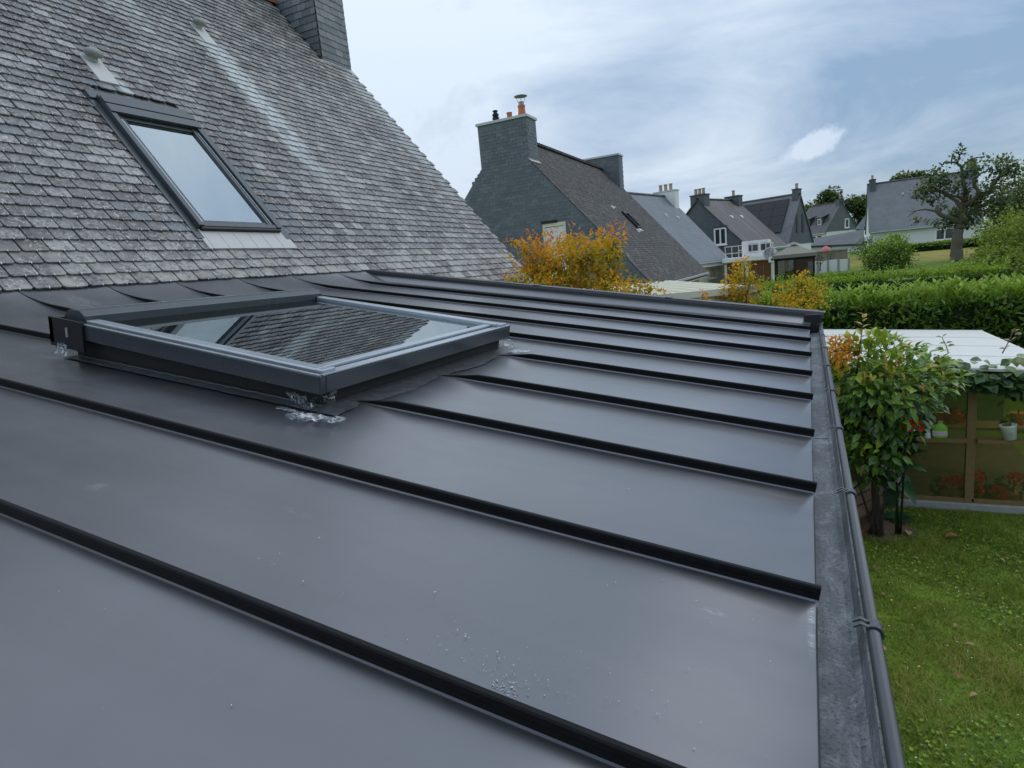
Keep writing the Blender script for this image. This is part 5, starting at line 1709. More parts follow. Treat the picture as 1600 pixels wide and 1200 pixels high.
def tint_maple(P, d, rr, c, rad, q):
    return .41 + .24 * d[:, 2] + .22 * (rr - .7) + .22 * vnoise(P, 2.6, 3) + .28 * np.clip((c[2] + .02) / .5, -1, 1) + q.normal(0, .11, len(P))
def make_maples():
    t = thing('maple_tree', 'large orange and green autumn maple rising beyond the metal roof edge', 'tree', (-3.2, 9.3, GZ))
    B = [(880, 418, 9.3, 44), (850, 422, 9.1, 34), (915, 402, 9.5, 38), (940, 430, 9.3, 34), (956, 374, 9.4, 20), (955, 392, 9.4, 17), (960, 412, 9.4, 13), (962, 432, 9.4, 14),
         (822, 388, 9.0, 15), (842, 402, 9.2, 24), (812, 440, 8.6, 17), (800, 443, 8.6, 12), (804, 378, 9.0, 8), (872, 384, 9.5, 20), (990, 452, 9.0, 22), (1014, 458, 9.0, 16), (898, 452, 9.0, 38),
         (858, 452, 8.9, 32), (940, 460, 8.9, 30), (930, 385, 9.6, 20), (895, 378, 9.6, 18), (968, 455, 9.0, 20), (830, 425, 8.8, 22)]
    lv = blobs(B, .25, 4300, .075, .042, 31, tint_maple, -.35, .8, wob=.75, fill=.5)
    W_ = [(828, 362, 9.4, 6), (840, 370, 9.4, 8), (836, 378, 9.4, 7), (818, 372, 9.3, 6), (848, 384, 9.3, 9), (866, 360, 9.5, 5), (876, 366, 9.5, 6), (900, 364, 9.6, 5), (915, 372, 9.6, 6), (905, 374, 9.5, 6), (942, 380, 9.4, 8),
          (792, 432, 8.5, 6), (1035, 456, 9.0, 8), (790, 372, 9.0, 5), (978, 440, 9.0, 6)]
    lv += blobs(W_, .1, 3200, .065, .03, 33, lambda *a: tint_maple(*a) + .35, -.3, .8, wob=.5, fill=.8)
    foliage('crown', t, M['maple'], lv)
    base = (-3.2, 9.3, GZ)
    P = lambda px, py, y: tuple(at(px, py, y))
    ps = [([base, (-3.25, 9.3, -2.4), (-3.2, 9.3, -1.6)], .075, .06)]
    for px, py, y in ((880, 410, 9.3), (850, 405, 9.2), (956, 368, 9.4), (915, 395, 9.5), (826, 392, 9.0), (985, 455, 9.0), (805, 440, 8.7)):
        e = at(px, py, y); mid = (np.array((-3.2, 9.3, -1.6)) * .45 + e * .55) + np.array((0, 0, -.15))
        ps.append(([(-3.2, 9.3, -1.62), tuple(mid), tuple(e)], .034, .008))
    trunk(t, ps, M['bark'], 'trunk', 5)
    small = [('maple_shrub', 'slim upright orange maple in front of the white garage wing', [(1163, 410, 11, 10), (1162, 426, 11, 16), (1152, 446, 11, 24), (1172, 440, 11, 17), (1140, 466, 11, 22), (1166, 468, 11, 24), (1126, 462, 11, 12), (1186, 452, 11, 10), (1148, 420, 11, 7), (1138, 432, 11, 6)], 41),
             ('maple_shrub', 'bushy orange maple standing before the bright laurel hedge left end', [(1252, 441, 11.5, 16), (1236, 455, 11.5, 19), (1266, 455, 11.5, 19), (1250, 474, 11.4, 26), (1226, 474, 11.4, 17), (1280, 470, 11.5, 13), (1284, 447, 11.5, 8), (1216, 462, 11.4, 9)], 43),
             ('maple_shrub', 'low feathery orange maple sprig between gutter and white shed roof', [(1310, 546, 7.9, 17), (1300, 560, 7.8, 15), (1322, 536, 7.9, 12), (1305, 535, 7.9, 10), (1318, 560, 7.8, 15), (1330, 548, 7.9, 10)], 47),
             ('maple_shrub', 'small reddish maple sprig over the cream ribbed shed roof', [(1098, 460, 8.2, 8), (1104, 470, 8.2, 8), (1094, 472, 8.2, 6)], 49)]
    for nm, lab, B, sd_ in small:
        c = at(B[0][0], B[0][1], B[0][2])
        t = thing(nm, lab, 'shrub', (c[0], c[1], GZ), 0, 'orange maples along the garden edge')
        foliage('crown', t, M['maple'], blobs([(b[0], b[1], b[2], b[3] * .85) for b in B], .15, 5500 if sd_ != 47 else 7000, .062, .034, sd_, lambda *a: tint_maple(*a) + (.30 if sd_ != 49 else .45), -.3, .8, wob=.5, fill=.5))
        zt = c[2]
        ps = [([(c[0], c[1], GZ), (c[0] + .03, c[1], (GZ + zt) / 2), (c[0], c[1], zt)], .035, .01)]
        for b in B[2:7]:
            e = at(*b[:3]); ps.append(([(c[0], c[1], min(e[2] - .3, zt - .1)), tuple(e)], .012, .004))
        trunk(t, ps, M['bark'], 'trunk', sd_)
make_maples()

def hedge(name, label, x0, x1, y0, y1, zb, zt, mat, n, L, Wd, seed, shoots=0, cat='hedge', tb=.3, rough=.06, topb=.35):
    t = thing(name, label, cat, ((x0 + x1) / 2, (y0 + y1) / 2, zb))
    q = np.random.default_rng(seed)
    m = MB(); m.box(x0 + .12, x1 - .12, y0 + .15, y1 - .12, zb, zt - .16); m.build('view_blocking_core', M['inner'], t)  # solid dark box added inside to block the view through the hedge
    w, d, h = x1 - x0, y1 - y0, zt - zb
    A = np.array([w * h, w * d, d * h, d * h, w * h * .4]); pick = q.choice(5, n, p=A / A.sum())
    U, V = q.uniform(size=n), q.uniform(size=n)
    P = np.zeros((n, 3)); N = np.zeros((n, 3))
    fr, tp, le, ri, bk = (pick == k for k in range(5))
    P[fr] = np.c_[x0 + U[fr] * w, np.full(fr.sum(), y0), zb + V[fr] * h]; N[fr] = (0, -1, .2)
    P[tp] = np.c_[x0 + U[tp] * w, y0 + V[tp] * d, np.full(tp.sum(), zt)]; N[tp] = (0, 0, 1)
    P[le] = np.c_[np.full(le.sum(), x0), y0 + U[le] * d, zb + V[le] * h]; N[le] = (-1, 0, .2)
    P[ri] = np.c_[np.full(ri.sum(), x1), y0 + U[ri] * d, zb + V[ri] * h]; N[ri] = (1, 0, .2)
    P[bk] = np.c_[x0 + U[bk] * w, np.full(bk.sum(), y1), zb + V[bk] * h]; N[bk] = (0, 1, .2)
    bumpv = vnoise(P, 3.0, seed) * rough
    dpt = q.uniform(-.12, .03, n) * min(1, L * 8)
    P = P + N * (bumpv + dpt)[:, None]
    Ax = N * .55 + q.normal(0, .6, (n, 3)) + np.array([0, 0, .25])
    Nn = N * .8 + q.normal(0, .55, (n, 3)) + np.array([0, 0, .5])
    l = L * q.uniform(.6, 1.25, n)
    tint = tb + topb * tp + .16 * vnoise(P, 2.2, seed + 1) + q.normal(0, .13, n) + .25 * np.clip((P[:, 2] - zt) / max(.3, h * .5) + .35, 0, .5)  # top and upper leaves tinted lighter: light from above put into the colour
    S_ = [leaves(P, Ax, Nn, l, l * Wd / L, np.clip(tint, 0, 1), LEAF_KITE)]
    for k in range(shoots):
        x, y = q.uniform(x0, x1), q.uniform(y0, y1 - .2)
        if q.uniform() < .5: y = y0 + q.uniform(0, .3)
        hh = q.uniform(.12, .36); m_ = 9
        f = np.linspace(.15, 1, m_)
        lean = q.normal(0, .12, 2)
        C = np.c_[x + lean[0] * f, y + lean[1] * f, zt - .08 + hh * f]
        an = q.uniform(0, 6.28) + np.arange(m_) * 2.4
        A_ = np.c_[np.cos(an) * .7, np.sin(an) * .7, np.full(m_, .75)]
        S_.append(leaves(C, A_, np.c_[-A_[:, 0], -A_[:, 1], np.full(m_, 1.0)], np.full(m_, L * .95), np.full(m_, Wd), np.clip(np.full(m_, tb + .42) + q.normal(0, .08, m_), 0, 1)))
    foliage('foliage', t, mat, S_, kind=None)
    return t
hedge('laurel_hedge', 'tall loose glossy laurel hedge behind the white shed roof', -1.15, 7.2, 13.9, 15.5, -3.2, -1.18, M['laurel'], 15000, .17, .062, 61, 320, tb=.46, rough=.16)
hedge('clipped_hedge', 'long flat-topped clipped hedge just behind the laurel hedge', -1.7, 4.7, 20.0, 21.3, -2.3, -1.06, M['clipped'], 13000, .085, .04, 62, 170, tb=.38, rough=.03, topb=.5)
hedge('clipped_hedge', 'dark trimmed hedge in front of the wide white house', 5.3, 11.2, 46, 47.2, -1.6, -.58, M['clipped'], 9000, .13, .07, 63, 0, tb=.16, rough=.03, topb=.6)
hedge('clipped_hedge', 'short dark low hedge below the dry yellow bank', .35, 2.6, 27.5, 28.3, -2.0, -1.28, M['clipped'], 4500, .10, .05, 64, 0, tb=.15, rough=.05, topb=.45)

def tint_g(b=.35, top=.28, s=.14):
    return lambda P, d, rr, c, rad, q: b + top * d[:, 2] + .18 * (rr - .7) + .12 * vnoise(P, 3, 9) + q.normal(0, s, len(P))  # clump tops lighter, insides darker: light and shade put into leaf colour
def bush(name, label, cat, B, depth, dens, L, Wd, mat, seed, tint, gzv, group=None, stem=.05, **kw):
    c = np.mean([at(*b[:3]) for b in B], axis=0)
    t = thing(name, label, cat, (c[0], c[1], gzv), 0, group)
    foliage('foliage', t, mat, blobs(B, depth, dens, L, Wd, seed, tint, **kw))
    ps = [([(c[0], c[1], gzv), (c[0] + .02, c[1], (gzv + c[2]) / 2), tuple(c)], stem, stem * .4)]
    for b in B[:6]:
        e = at(*b[:3]); ps.append(([(c[0], c[1], gzv + (c[2] - gzv) * .4), tuple(e)], stem * .45, stem * .15))
    trunk(t, ps, M['bark'], 'stems', seed)
    return t
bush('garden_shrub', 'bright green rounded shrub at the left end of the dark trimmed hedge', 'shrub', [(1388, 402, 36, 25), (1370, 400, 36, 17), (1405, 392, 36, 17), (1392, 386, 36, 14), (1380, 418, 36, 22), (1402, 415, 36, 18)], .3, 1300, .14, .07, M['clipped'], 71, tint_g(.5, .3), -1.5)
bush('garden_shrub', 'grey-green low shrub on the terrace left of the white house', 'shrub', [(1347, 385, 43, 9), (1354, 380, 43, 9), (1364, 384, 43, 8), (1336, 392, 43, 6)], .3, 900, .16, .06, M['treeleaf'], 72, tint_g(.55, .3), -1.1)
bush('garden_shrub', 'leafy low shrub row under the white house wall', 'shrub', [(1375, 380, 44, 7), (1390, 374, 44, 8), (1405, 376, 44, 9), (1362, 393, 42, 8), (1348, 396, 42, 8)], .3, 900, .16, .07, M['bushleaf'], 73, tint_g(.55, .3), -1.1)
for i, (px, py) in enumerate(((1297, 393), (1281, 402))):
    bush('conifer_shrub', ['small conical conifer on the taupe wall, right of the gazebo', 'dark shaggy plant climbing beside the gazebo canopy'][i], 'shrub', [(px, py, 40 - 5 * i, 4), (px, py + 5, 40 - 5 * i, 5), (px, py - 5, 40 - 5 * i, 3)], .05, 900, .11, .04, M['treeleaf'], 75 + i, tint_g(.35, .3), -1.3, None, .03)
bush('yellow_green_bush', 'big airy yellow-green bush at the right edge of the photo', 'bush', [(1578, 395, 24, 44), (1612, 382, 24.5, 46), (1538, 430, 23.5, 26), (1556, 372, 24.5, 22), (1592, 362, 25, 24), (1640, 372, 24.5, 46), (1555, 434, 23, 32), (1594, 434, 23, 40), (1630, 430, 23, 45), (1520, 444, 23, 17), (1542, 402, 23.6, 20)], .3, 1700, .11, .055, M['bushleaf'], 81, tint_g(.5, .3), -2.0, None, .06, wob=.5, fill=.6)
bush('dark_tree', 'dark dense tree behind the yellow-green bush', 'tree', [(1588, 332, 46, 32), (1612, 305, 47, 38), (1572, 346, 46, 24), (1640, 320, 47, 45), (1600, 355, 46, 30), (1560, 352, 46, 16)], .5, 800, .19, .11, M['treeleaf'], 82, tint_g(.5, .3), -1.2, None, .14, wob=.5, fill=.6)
for lab, B, sd_ in (('round dark tree standing above the far dormer house', [(1295, 306, 160, 11), (1288, 312, 160, 8), (1302, 312, 160, 8), (1295, 318, 160, 11)], 83),
                    ('broad tree crown left of the far dormer house', [(1268, 336, 165, 11), (1274, 326, 165, 9), (1262, 330, 165, 8), (1278, 338, 165, 8)], 84),
                    ('wide tree crown behind the far dormer house chimney', [(1345, 324, 165, 12), (1334, 320, 165, 10), (1355, 330, 165, 12), (1325, 318, 165, 7), (1350, 340, 165, 12)], 85),
                    ('treetop showing just over the wide slate ridge', [(1415, 281, 150, 9), (1430, 279, 150, 9), (1400, 284, 150, 7), (1440, 282, 150, 8)], 86)):
    bush('far_tree', lab, 'tree', B, .6, 170, .6, .45, M['treeleaf'], sd_, tint_g(.42, .3, .16), -.8, 'trees beyond the far houses', .3, wob=.5, fill=.5)

def make_gnarled_tree():
    Y = 38.0
    q = random.Random(9)
    def z(X, Yp, dy=0): return tuple(at(1400 + X / 6, 220 + Yp / 6, Y + dy))
    base = z(567, 1110)
    t = thing('gnarled_tree', 'old gnarled pollarded tree with thick twisted limbs and tufted leaves', 'tree', (base[0], Y, -1.5))
    ps = [([(base[0], Y, -1.5), z(567, 1100), z(570, 950), z(588, 830)], .28, .23), ([z(588, 835), z(615, 720), z(640, 600, .2), z(655, 480, .3)], .23, .14),
          ([z(600, 770), z(510, 725, -.4), z(430, 700, -.7), z(380, 660, -.8), z(388, 600, -.8)], .2, .1), ([z(382, 660, -.8), z(270, 640, -1), z(180, 655, -1.2), z(110, 712, -1.2)], .075, .02), ([z(180, 655, -1.2), z(130, 660, -1.3)], .03, .015),
          ([z(628, 640), z(565, 560, .3), z(500, 520, .5), z(430, 480, .6), z(370, 465, .7), z(300, 440, .7)], .17, .06),
          ([z(640, 560), z(575, 520, -.3), z(520, 515, -.4), z(455, 470, -.5)], .12, .05),
          ([z(655, 490), z(632, 400), z(612, 240), z(560, 200, .1), z(440, 205, .2)], .14, .05), ([z(575, 205), z(600, 120), z(640, 80)], .07, .03), ([z(520, 200), z(525, 120)], .05, .02), ([z(612, 245), z(700, 170), z(760, 155), z(830, 145)], .075, .03),
          ([z(655, 600), z(720, 560, -.3), z(785, 485, -.5), z(735, 420, -.6), z(728, 360, -.6), z(800, 300, -.5), z(860, 280, -.5)], .17, .05),
          ([z(760, 530, -.3), z(880, 480), z(925, 380, .2), z(1000, 300, .3), z(1120, 215, .4)], .2, .07), ([z(925, 400, .2), z(1000, 395), z(1060, 410)], .05, .02),
          ([z(650, 690), z(800, 610, .4), z(900, 560, .5), z(1010, 545, .6)], .16, .07), ([z(690, 650), z(780, 640, .5), z(880, 700, .6)], .09, .04)]
    ps = [(ps[0][0], .30, .22), ps[1]] + [(a, r0 * .68, r1 * .68) for a, r0, r1 in ps[2:]]
    trunk(t, ps, M['bark'], 'trunk', 4, .07)
    Cl = [(430, 620, 42), (520, 740, 60), (470, 765, 45), (370, 760, 35), (190, 745, 30), (270, 770, 22), (330, 540, 72), (215, 485, 55), (285, 430, 72), (400, 395, 90), (390, 300, 62), (480, 350, 60), (330, 340, 50), (600, 105, 40), (440, 205, 22), (560, 180, 32),
          (525, 140, 18), (820, 140, 18), (680, 290, 78), (745, 240, 52), (560, 430, 52), (640, 445, 52), (920, 230, 78), (1010, 215, 72), (880, 400, 58), (1105, 265, 50), (960, 330, 45), (850, 470, 52), (1090, 210, 40), (1000, 560, 70), (850, 625, 60), (735, 560, 58), (655, 690, 68), (560, 700, 62),
          (620, 770, 62), (720, 715, 50), (690, 790, 32), (800, 540, 50), (930, 480, 50), (950, 620, 60), (760, 640, 50), (540, 660, 40), (640, 610, 40), (1090, 330, 30), (1120, 380, 30)]
    B = [(1400 + X / 6, 220 + Yp / 6, Y + q.gauss(0, .5), r / 6 * .86) for X, Yp, r in Cl]
    foliage('crown', t, M['treeleaf'], blobs(B, .2, 1050, .15, .10, 91, tint_g(.42, .34, .16), wob=.55, fill=.5))
make_gnarled_tree()

# ------------------------------------------------------------------ shrub, plants and logs beside the gutter
def leaf_parts(parent, mat, P, A, N, L, Wd, tint, name='leaf', variants=6, seed=0):
    """each leaf an object of its own, sharing a few meshes that differ in tint"""
    q = np.random.default_rng(seed)
    ms = []
    for k in range(variants):
        v, ff, tt = leaves(np.zeros((1, 3)), np.array([[0, 1., 0]]), np.array([[0, 0, 1.]]), np.array([1.]), np.array([Wd / L]), np.array([k / (variants - 1)]), LEAF_BROAD)
        me = npmesh(name, v, ff, tt); me.materials.append(mat); ms.append(me)
    A = nrm(A); X = nrm(np.cross(A, N)); N = np.cross(X, A)
    for i in range(len(P)):
        s = L * q.uniform(.7, 1.25)
        x, a, n = X[i] * s, A[i] * s, N[i] * s
        T = Matrix(((x[0], a[0], n[0], P[i][0]), (x[1], a[1], n[1], P[i][1]), (x[2], a[2], n[2], P[i][2]), (0, 0, 0, 1)))
        link(name, ms[int(np.clip(round(tint[i] * (variants - 1)), 0, variants - 1))], None, parent, mw=T)
def make_gutter_shrub():
    q = np.random.default_rng(77)
    c = at(1374, 622, 8.0)
    t = thing('glossy_shrub', 'dense glossy green shrub with orange new shoots beside the gutter', 'shrub', (c[0], 8.0, GZ))
    def pts(n, lo, hi):
        d = nrm(q.normal(size=(n, 3)))
        m = 1 + .22 * vnoise(d * 2.4, 1.3, 3)
        rr = q.uniform(lo, hi, n)
        sx_ = np.where(d[:, 0] > 0, .58 + .75 * np.clip(d[:, 2], -.6, .28), .72)
        P = c + d * np.c_[sx_, np.full(n, .62), np.full(n, .76)] * (rr * m)[:, None]
        return P, d
    def AN(d):
        n = len(d)
        return d * .8 + q.normal(0, .4, (n, 3)) + np.array([0, 0, -.35]), d * .6 + q.normal(0, .3, (n, 3)) + np.array([0, -.1, .9])
    P, d = pts(900, .86, 1.06)
    face = (d @ nrm(-c)) > -.15
    P, d = P[face][:285], d[face][:285]
    A, N = AN(d)
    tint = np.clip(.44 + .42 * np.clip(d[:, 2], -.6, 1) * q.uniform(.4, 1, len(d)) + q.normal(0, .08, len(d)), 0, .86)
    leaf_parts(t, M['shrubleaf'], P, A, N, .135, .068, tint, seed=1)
    P, d = pts(2400, .35, 1.04)
    A, N = AN(d)
    l = .13 * q.uniform(.7, 1.2, len(P))
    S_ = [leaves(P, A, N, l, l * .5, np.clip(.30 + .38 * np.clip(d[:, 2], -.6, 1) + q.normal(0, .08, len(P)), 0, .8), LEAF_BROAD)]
    S_ += blobs([(1345, 668, 7.8, 36), (1372, 690, 7.9, 32), (1400, 676, 7.9, 26), (1338, 702, 7.7, 22), (1386, 702, 7.72, 28), (1368, 722, 7.75, 26), (1352, 735, 7.75, 20), (1404, 700, 7.8, 18)], .05, 1100, .12, .06, 79, lambda P, d, rr, c, rad, q: .40 + .3 * d[:, 2] + q.normal(0, .1, len(P)), -.3, .8, LEAF_BROAD)
    # new orange shoots on the outside
    for k in range(42):
        d = nrm(np.array([q.normal(), -abs(q.normal()) * .8, abs(q.normal()) * .8 + .1]))
        o = c + d * np.array([.72, .64, .63]) * q.uniform(.95, 1.08)
        n = 6
        an = q.uniform(0, 6.28) + np.arange(n) * 2.2
        A = np.c_[np.cos(an) * .6, np.sin(an) * .6, np.full(n, .8)]
        C = o + np.c_[np.zeros(n), np.zeros(n), np.linspace(0, .06, n)]
        S_.append(leaves(C, A, np.c_[-A[:, :2], np.ones(n)], np.full(n, .055), np.full(n, .022), np.full(n, q.uniform(.84, 1.0))))
    # the tall pale shoot above the crown
    s0, s1 = at(1338, 560, 7.9), at(1350, 492, 7.9)
    n = 13
    f = np.linspace(.1, 1, n)[:, None]
    C = s0 + (s1 - s0) * f
    an = np.arange(n) * 2.4
    A = np.c_[np.cos(an), np.sin(an) * .7, np.full(n, .6)]
    S_.append(leaves(C, A, np.c_[-A[:, :2] * .5, np.ones(n)], np.full(n, .13) * (1 - .3 * f[:, 0]), np.full(n, .055), np.full(n, .88), LEAF_BROAD))
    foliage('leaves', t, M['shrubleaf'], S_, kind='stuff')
    ps = [([(c[0] + .02, 8.0, GZ), (c[0] - .04, 8.02, GZ + .6), (c[0], 8.0, c[2])], .05, .03)]
    for k in range(5):
        d = nrm(np.array([q.normal(), q.normal(), .3]))
        ps.append(([(c[0] + .03 * k - .1, 8.0, GZ + .05), (c[0] + d[0] * .25, 8 + d[1] * .2, GZ + .75), tuple(c + d * np.array([.5, .45, .4]))], .018, .006))
    ps.append(([tuple(s0 - (0, 0, .2)), tuple(s1)], .008, .003))
    trunk(t, ps, M['dark_bark'], 'stems', 8)
M['dark_bark'] = plain('dark_shrub_bark', (0.05, 0.042, 0.032), 0.9, 0, 0.2, 0.4, 20, 0.6, 30)
make_gutter_shrub()

LONG = (np.array([[0, 0, 0], [-.42, .25, .10], [-.5, .5, .13], [-.34, .78, .02], [0, 1, -.22], [.34, .78, .02], [.5, .5, .13], [.42, .25, .10], [0, .25, .05], [0, .5, .07], [0, .78, -.05]]),
        [np.array([[0, 8, 1], [0, 7, 8], [10, 4, 3], [10, 5, 4]]), np.array([[8, 9, 2, 1], [7, 6, 9, 8], [9, 10, 3, 2], [6, 5, 10, 9]])])
def make_canna():
    b = at(1400, 790, 8.1)
    t = thing('broad_leaved_plant', 'large-leaved dark green plant with red flower in front of the shed', 'plant', (b[0], 8.1, GZ))
    spec = [((1405, 720), (1440, 668), .55), ((1405, 730), (1436, 700), .5), ((1402, 735), (1440, 728), .5), ((1400, 740), (1420, 762), .45), ((1395, 735), (1380, 760), .45), ((1400, 700), (1416, 648), .5), ((1390, 720), (1362, 700), .5),
            ((1392, 735), (1358, 742), .5), ((1398, 705), (1385, 655), .45), ((1402, 750), (1428, 778), .4), ((1398, 760), (1388, 788), .35), ((1404, 715), (1428, 685), .5), ((1385, 700), (1350, 668), .5), ((1380, 715), (1352, 720), .45), ((1378, 690), (1362, 660), .45)]
    q = random.Random(4)
    for k, (p, e, l) in enumerate(spec):
        P = at(p[0], p[1], 8.1 + q.uniform(-.1, .1)); E_ = at(e[0], e[1], 7.95 + q.uniform(-.15, .1))
        A = E_ - P
        v, ff, tt = leaves(P[None], A[None], np.array([[q.gauss(0, .2), -.5, 1.]]), np.array([np.linalg.norm(A) * 1.05]), np.array([.15 + .03 * q.random()]), np.array([q.uniform(.25, .8)]), LONG)
        me = npmesh('leaf', rel(v, t), ff, tt, smooth=True); link('leaf', me, M['canna'], t)
    ps = [([(b[0] + .02 * k, 8.1, GZ), tuple(at(1404 - 3 * k, 700, 8.1))], .011, .007) for k in range(3)]
    ps.append(([(b[0] + .05, 8.1, GZ), tuple(at(1414, 700, 7.7)), tuple(at(1426, 668, 7.45))], .012, .008))
    trunk(t, ps, M['canna'], 'stem', 6)
    flower_head(t, at(1427, 664, 7.45), .07, 46, M['red'], 5)
make_canna()

def rough_block(name, parent, mat, c, size, rot, seed, jag=.12, n=3):
    q = random.Random(seed)
    m = MB()
    bm = bmesh.new()
    bmesh.ops.create_icosphere(bm, subdivisions=2, radius=.5)
    vs = []
    for v in bm.verts:
        p = v.co.copy()
        p = Vector([math.copysign(abs(x * 2) ** .55 / 2, x) for x in p])
        p *= 1 + q.uniform(-jag, jag)
        vs.append((p.x * size[0], p.y * size[1], p.z * size[2]))
    fs = [tuple(v.index for v in f.verts) for f in bm.faces]
    bm.free()
    m.T = Matrix.Translation(c) @ Matrix.Rotation(rot[2], 4, 'Z') @ Matrix.Rotation(rot[1], 4, 'Y') @ Matrix.Rotation(rot[0], 4, 'X')
    m.add(vs, fs)
    return m.build(name, mat, parent)
def make_logs():
    spec = [((1368, 762), 8.5, (.62, .16, .15), -.35, 'weathered split log at the back of the small log heap'), ((1362, 778), 8.35, (.66, .17, .15), -.42, 'long split log in the middle of the log heap'),
            ((1358, 796), 8.15, (.55, .15, .14), -.5, 'lowest split log nearest the lawn in the log heap'), ((1386, 778), 8.45, (.24, .18, .24), .3, 'short upright log piece at the right of the log heap')]
    for i, ((px, py), y, sz, r, lab) in enumerate(spec):
        c = at(px, py, y)
        t = thing('split_log', lab, 'log', (c[0], c[1], GZ), 0, 'split logs heaped by the shrub')
        rough_block('log', t, M['log'], Vector(c), sz, (0.2 * i, r, .35), 20 + i, .10)
    st = [((1362, 706), 8.75, (.14, .10, .20), 'upper left buff stone behind the shrub stems'), ((1376, 702), 8.75, (.17, .10, .22), 'upper right buff stone behind the shrub stems'), ((1356, 690), 8.75, (.13, .1, .13), 'topmost buff stone behind the shrub stems'),
          ((1372, 738), 8.75, (.20, .12, .20), 'large buff stone in the lower row behind the stems'), ((1354, 735), 8.75, (.14, .1, .2), 'dark-edged buff stone low at the left'), ((1390, 742), 8.75, (.16, .1, .26), 'tall buff stone beside the plant stalk')]
    for i, ((px, py), y, sz, lab) in enumerate(st):
        c = at(px, py, y)
        t = thing('buff_stone', lab, 'stone', (c[0], c[1], c[2] - sz[2] / 2), 0, 'buff stones behind the shrub')
        rough_block('stone', t, M['stone'], Vector(c), sz, (.1 * i, .2 * (-1) ** i, .1), 40 + i, .08)
    # bare soil under the shrub
    vs = [(0, 0)]; q = random.Random(2)
    c = at(1365, 800, 8.5)
    m = MB()
    P = [(c[0] + .42 * math.cos(a) * q.uniform(.8, 1.15), 8.35 + .45 * math.sin(a) * q.uniform(.8, 1.15), GZ + .006) for a in np.linspace(0, 6.283, 26)[:-1]]
    n = len(P)
    m.add(P + [(c[0], 8.4, GZ + .07)], [(i, (i + 1) % n, n) for i in range(n)])
    m.build('soil', M['soil'], None, kind='structure')
    p = at(1403, 792, 8.55)
    t = thing('ground_plant', 'small rosette of dark green leaves at the shed plinth corner', 'plant', (p[0], p[1], GZ))
    q = np.random.default_rng(3)
    for k in range(9):
        an = k * .7 + .2
        A = np.array([math.cos(an), math.sin(an), .35])
        v, ff, tt = leaves(np.array([[p[0], p[1], GZ + .03]]), A[None], np.array([[0, 0, 1.]]), np.array([.20]), np.array([.11]), np.array([.5 + .05 * (k % 4)]), LEAF_BROAD)
        link('leaf', npmesh('leaf', rel(v, t), ff, tt), M['canna'], t)
    p = at(1353, 816, 8.0); p[2] = GZ
    t = thing('fallen_flower', 'small red fallen flower on the soil by the log heap', 'flower', (p[0], 8.0, GZ))
    flower_head(t, (p[0], 8.0, GZ + .035), .035, 20, M['red'], 6, 'petals')
make_logs()

def make_vine():
    q = np.random.default_rng(5)
    t = thing('climbing_vine', 'leafy kiwi vine trailing along the front of the white shed roof', 'vine', (2.2, 9.1, GZ))
    def gen(n, lo, hi):
        x = q.uniform(1.15, 3.05, n)
        hang = np.where((x > 2.05) & (x < 2.75), .16, .04)
        P = np.c_[x, q.uniform(8.86, 9.08, n), -1.535 - .06 * (x - 1) - q.uniform(lo, hi, n) * (.20 + hang) + .03 * np.sin(x * 9)]
        A = np.c_[q.normal(0, .7, n), -np.abs(q.normal(.5, .4, n)), q.normal(-.35, .4, n)]
        N = np.c_[q.normal(0, .35, n), q.normal(-.45, .3, n), np.full(n, .9)]
        return P, A, N
    P, A, N = gen(190, -.25, 1.0)
    tint = np.clip(.62 - .4 * (-1.6 - P[:, 2]) / .3 + q.normal(0, .13, len(P)), 0, .9)
    leaf_parts(t, M['vine'], P, A, N, .125, .115, tint, seed=4)
    P, A, N = gen(260, .2, 1.25)
    l = .11 * q.uniform(.7, 1.2, len(P))
    foliage('leaves', t, M['vine'], [leaves(P, A, N, l, l * .9, np.clip(q.normal(.3, .15, len(P)), 0, .8), LEAF_BROAD)], kind='stuff')
    ps = [([(3.02, 9.05, GZ), (3.0, 9.04, -2.4), (2.9, 9.0, -1.78), (2.2, 8.97, -1.74), (1.3, 8.98, -1.68)], .022, .01)]
    for px0, py0, px1, py1 in ((1482, 552, 1472, 527), (1448, 548, 1446, 540), (1566, 552, 1583, 517)):
        ps.append(([tuple(at(px0, py0, 9.2)), tuple(at((px0 + px1) / 2 + 1, (py0 + py1) / 2, 9.25)), tuple(at(px1, py1, 9.3))], .007, .004))
    trunk(t, ps, M['bark'], 'stem', 7, .05)
    for (px, py) in ((1472, 527), (1478, 536), (1481, 541), (1447, 541), (1443, 543), (1583, 519), (1580, 532), (1572, 545), (1585, 523)):
        p = at(px, py, 9.28)
        for k in range(2):
            v, ff, tt = leaves(p[None], np.array([[q.normal(), -.3, .5]]), np.array([[0, -.4, 1.]]), np.array([.075]), np.array([.05]), np.array([.97 if px > 1560 else .7]), LEAF_BROAD)
            link('shoot_leaf', npmesh('shoot_leaf', rel(v, t), ff, tt), M['vine'], t)
make_vine()

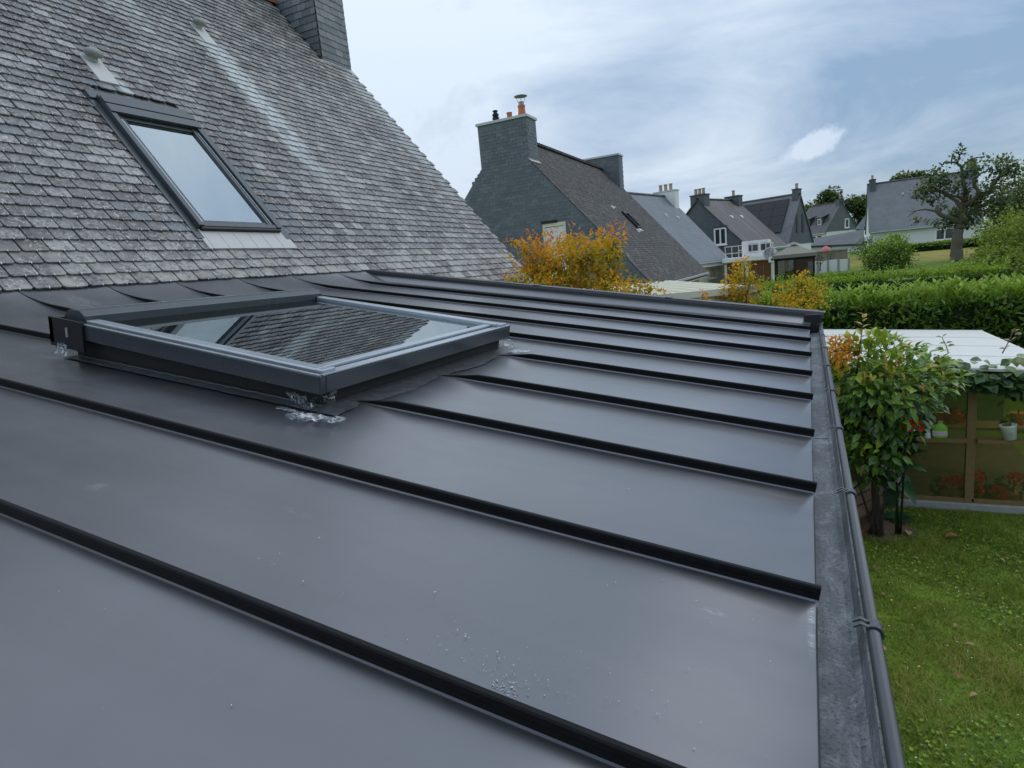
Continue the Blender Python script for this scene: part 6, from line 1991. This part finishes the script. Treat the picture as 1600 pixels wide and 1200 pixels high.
# ------------------------------------------------------------------ lawn
def make_lawn():
    q = np.random.default_rng(8)
    n = 125000
    x = np.where(q.uniform(size=n) < .8, q.uniform(-.1, 2.75, n), q.uniform(-.1, 5, n)); y = q.uniform(3.4, 9.06, n)
    P0 = np.c_[x, y, np.zeros(n)]
    den = vnoise(P0, 4.5, 2)
    c = at(1365, 800, 8.5)
    keep = (q.uniform(size=n) < .72 + .3 * den) & (((x - c[0]) / .36) ** 2 + ((y - 8.4) / .38) ** 2 > 1)
    x, y, den = x[keep], y[keep], den[keep]; n = len(x)
    h = (.032 + .018 * den + .010 * vnoise(P0[keep], 24, 9) + q.uniform(-.012, .018, n)).clip(.010)
    an = q.uniform(0, 6.28, n); w = q.uniform(.003, .0055, n)
    lean = q.normal(0, .6, (n, 2)) * h[:, None]
    z = np.full(n, GZ)
    b0 = np.c_[x - np.cos(an) * w, y - np.sin(an) * w, z]; b1 = np.c_[x + np.cos(an) * w, y + np.sin(an) * w, z]
    tp = np.c_[x + lean[:, 0], y + lean[:, 1], z + h]
    V = np.stack([b0, b1, tp], 1).reshape(-1, 3)
    F = np.arange(n * 3).reshape(-1, 3)
    P0 = np.c_[x, y, np.zeros(n)]
    dry = np.clip(vnoise(P0, 1.7, 12) * .9 - .15, 0, 1) * .35
    t = np.clip(.50 + .15 * vnoise(P0, 3.2, 6) + .13 * vnoise(P0, 22, 8) + dry + q.normal(0, .20, n), 0, 1)
    me = npmesh('grass', V, [F], np.repeat(t, 3))
    link('grass', me, M['grass'], None, label='short green lawn grass below the gutter', kind='stuff')
    # clover and broad weeds
    n = 4200
    x = q.uniform(.4, 2.6, n); y = q.uniform(3.6, 8.9, n)
    k = vnoise(np.c_[x, y, x * 0], 2.6, 21) > .15
    x, y = x[k], y[k]; n = len(x)
    C = np.c_[x, y, np.full(n, GZ + .018)]
    A = np.c_[q.normal(size=(n, 2)), np.full(n, .35)]
    v = leaves(C, A, np.c_[np.zeros((n, 2)), np.ones(n)], np.full(n, .035), np.full(n, .03), np.clip(q.normal(.6, .15, n), 0, 1))
    o = foliage('clover', None, M['clipped'], [v], kind='stuff'); o['label'] = 'broad clover leaves scattered in the lawn'
    # white and yellow lawn flowers
    for nm, mat, cnt, r0, lab in (('daisies', M['white_paint'], 90, .005, 'tiny white daisies scattered over the lawn'), ('dandelions', plain('yellow_petals', (0.65, 0.48, 0.02), .6), 12, .009, 'small yellow dandelion heads in the lawn')):
        m = MB()
        for _ in range(cnt):
            X, Yv = q.uniform(.5, 2.5), q.uniform(4.2, 8.95)
            r = r0 * q.uniform(.7, 1.3); zz = GZ + q.uniform(.028, .045)
            m.add([(X + r * math.cos(a), Yv + r * math.sin(a), zz) for a in np.linspace(0, 6.283, 7)[:-1]] + [(X, Yv, zz + r * .5)], [(i, (i + 1) % 6, 6) for i in range(6)])
        m.build(nm, mat, None, label=lab, cat='flowers', kind='stuff')
    # fallen leaves, one by one
    brown = plain('dry_leaf', (0.23, 0.10, 0.045), .75, 0, .3, .35, 25); pale = plain('pale_leaf', (0.40, 0.42, 0.22), .7, 0, .3, .2, 25); tan = plain('tan_leaf', (0.34, 0.22, 0.12), .75, 0, .3, .3, 25)
    spec = [((1476, 838), .17, brown, 'large curled brown leaf below the concrete plinth'), ((1420, 836), .15, tan, 'dusty tan leaf left of the large curled brown leaf'), ((1436, 873), .08, pale, 'pale green leaf on the upper lawn'), ((1369, 884), .07, brown, 'small brown leaf on the lawn beside the gutter'),
            ((1558, 872), .08, tan, 'tan leaf far right on the upper lawn'), ((1411, 910), .035, pale, 'tiny pale petal near the upper lawn middle'), ((1382, 930), .06, brown, 'small rust leaf next to the gutter clip'), ((1524, 1008), .08, tan, 'thin tan leaf at the right lawn middle'), ((1494, 974), .06, tan, 'twig-like tan leaf mid lawn'),
            ((1488, 1052), .08, brown, 'rust brown leaf in the lower lawn'), ((1516, 1088), .085, tan, 'tan leaf lowest on the lawn'), ((1385, 1016), .07, tan, 'tan leaf touching the gutter edge in view')]
    for i, ((px, py), s, mat, lab) in enumerate(spec):
        v = CM.T @ np.array([(px - 800) / FPX, (py - 600) / FPX, 1.0]); p = v * ((GZ + .04) / v[2])
        vv, ff, tt = leaves(np.zeros((1, 3)), np.array([[1., 0, .1]]), np.array([[0, 0, 1.]]), np.array([s]), np.array([s * .48]), np.array([.5]), LONG)
        me = npmesh('fallen_leaf', vv, ff)
        T = Matrix.Translation(p) @ Matrix.Rotation(i * 1.3 + .3, 4, 'Z') @ Matrix.Rotation(.3 * math.sin(i), 4, 'X')
        link('fallen_leaf', me, mat, None, mw=T, label=lab, cat='leaf', group='fallen leaves on the lawn')
make_lawn()
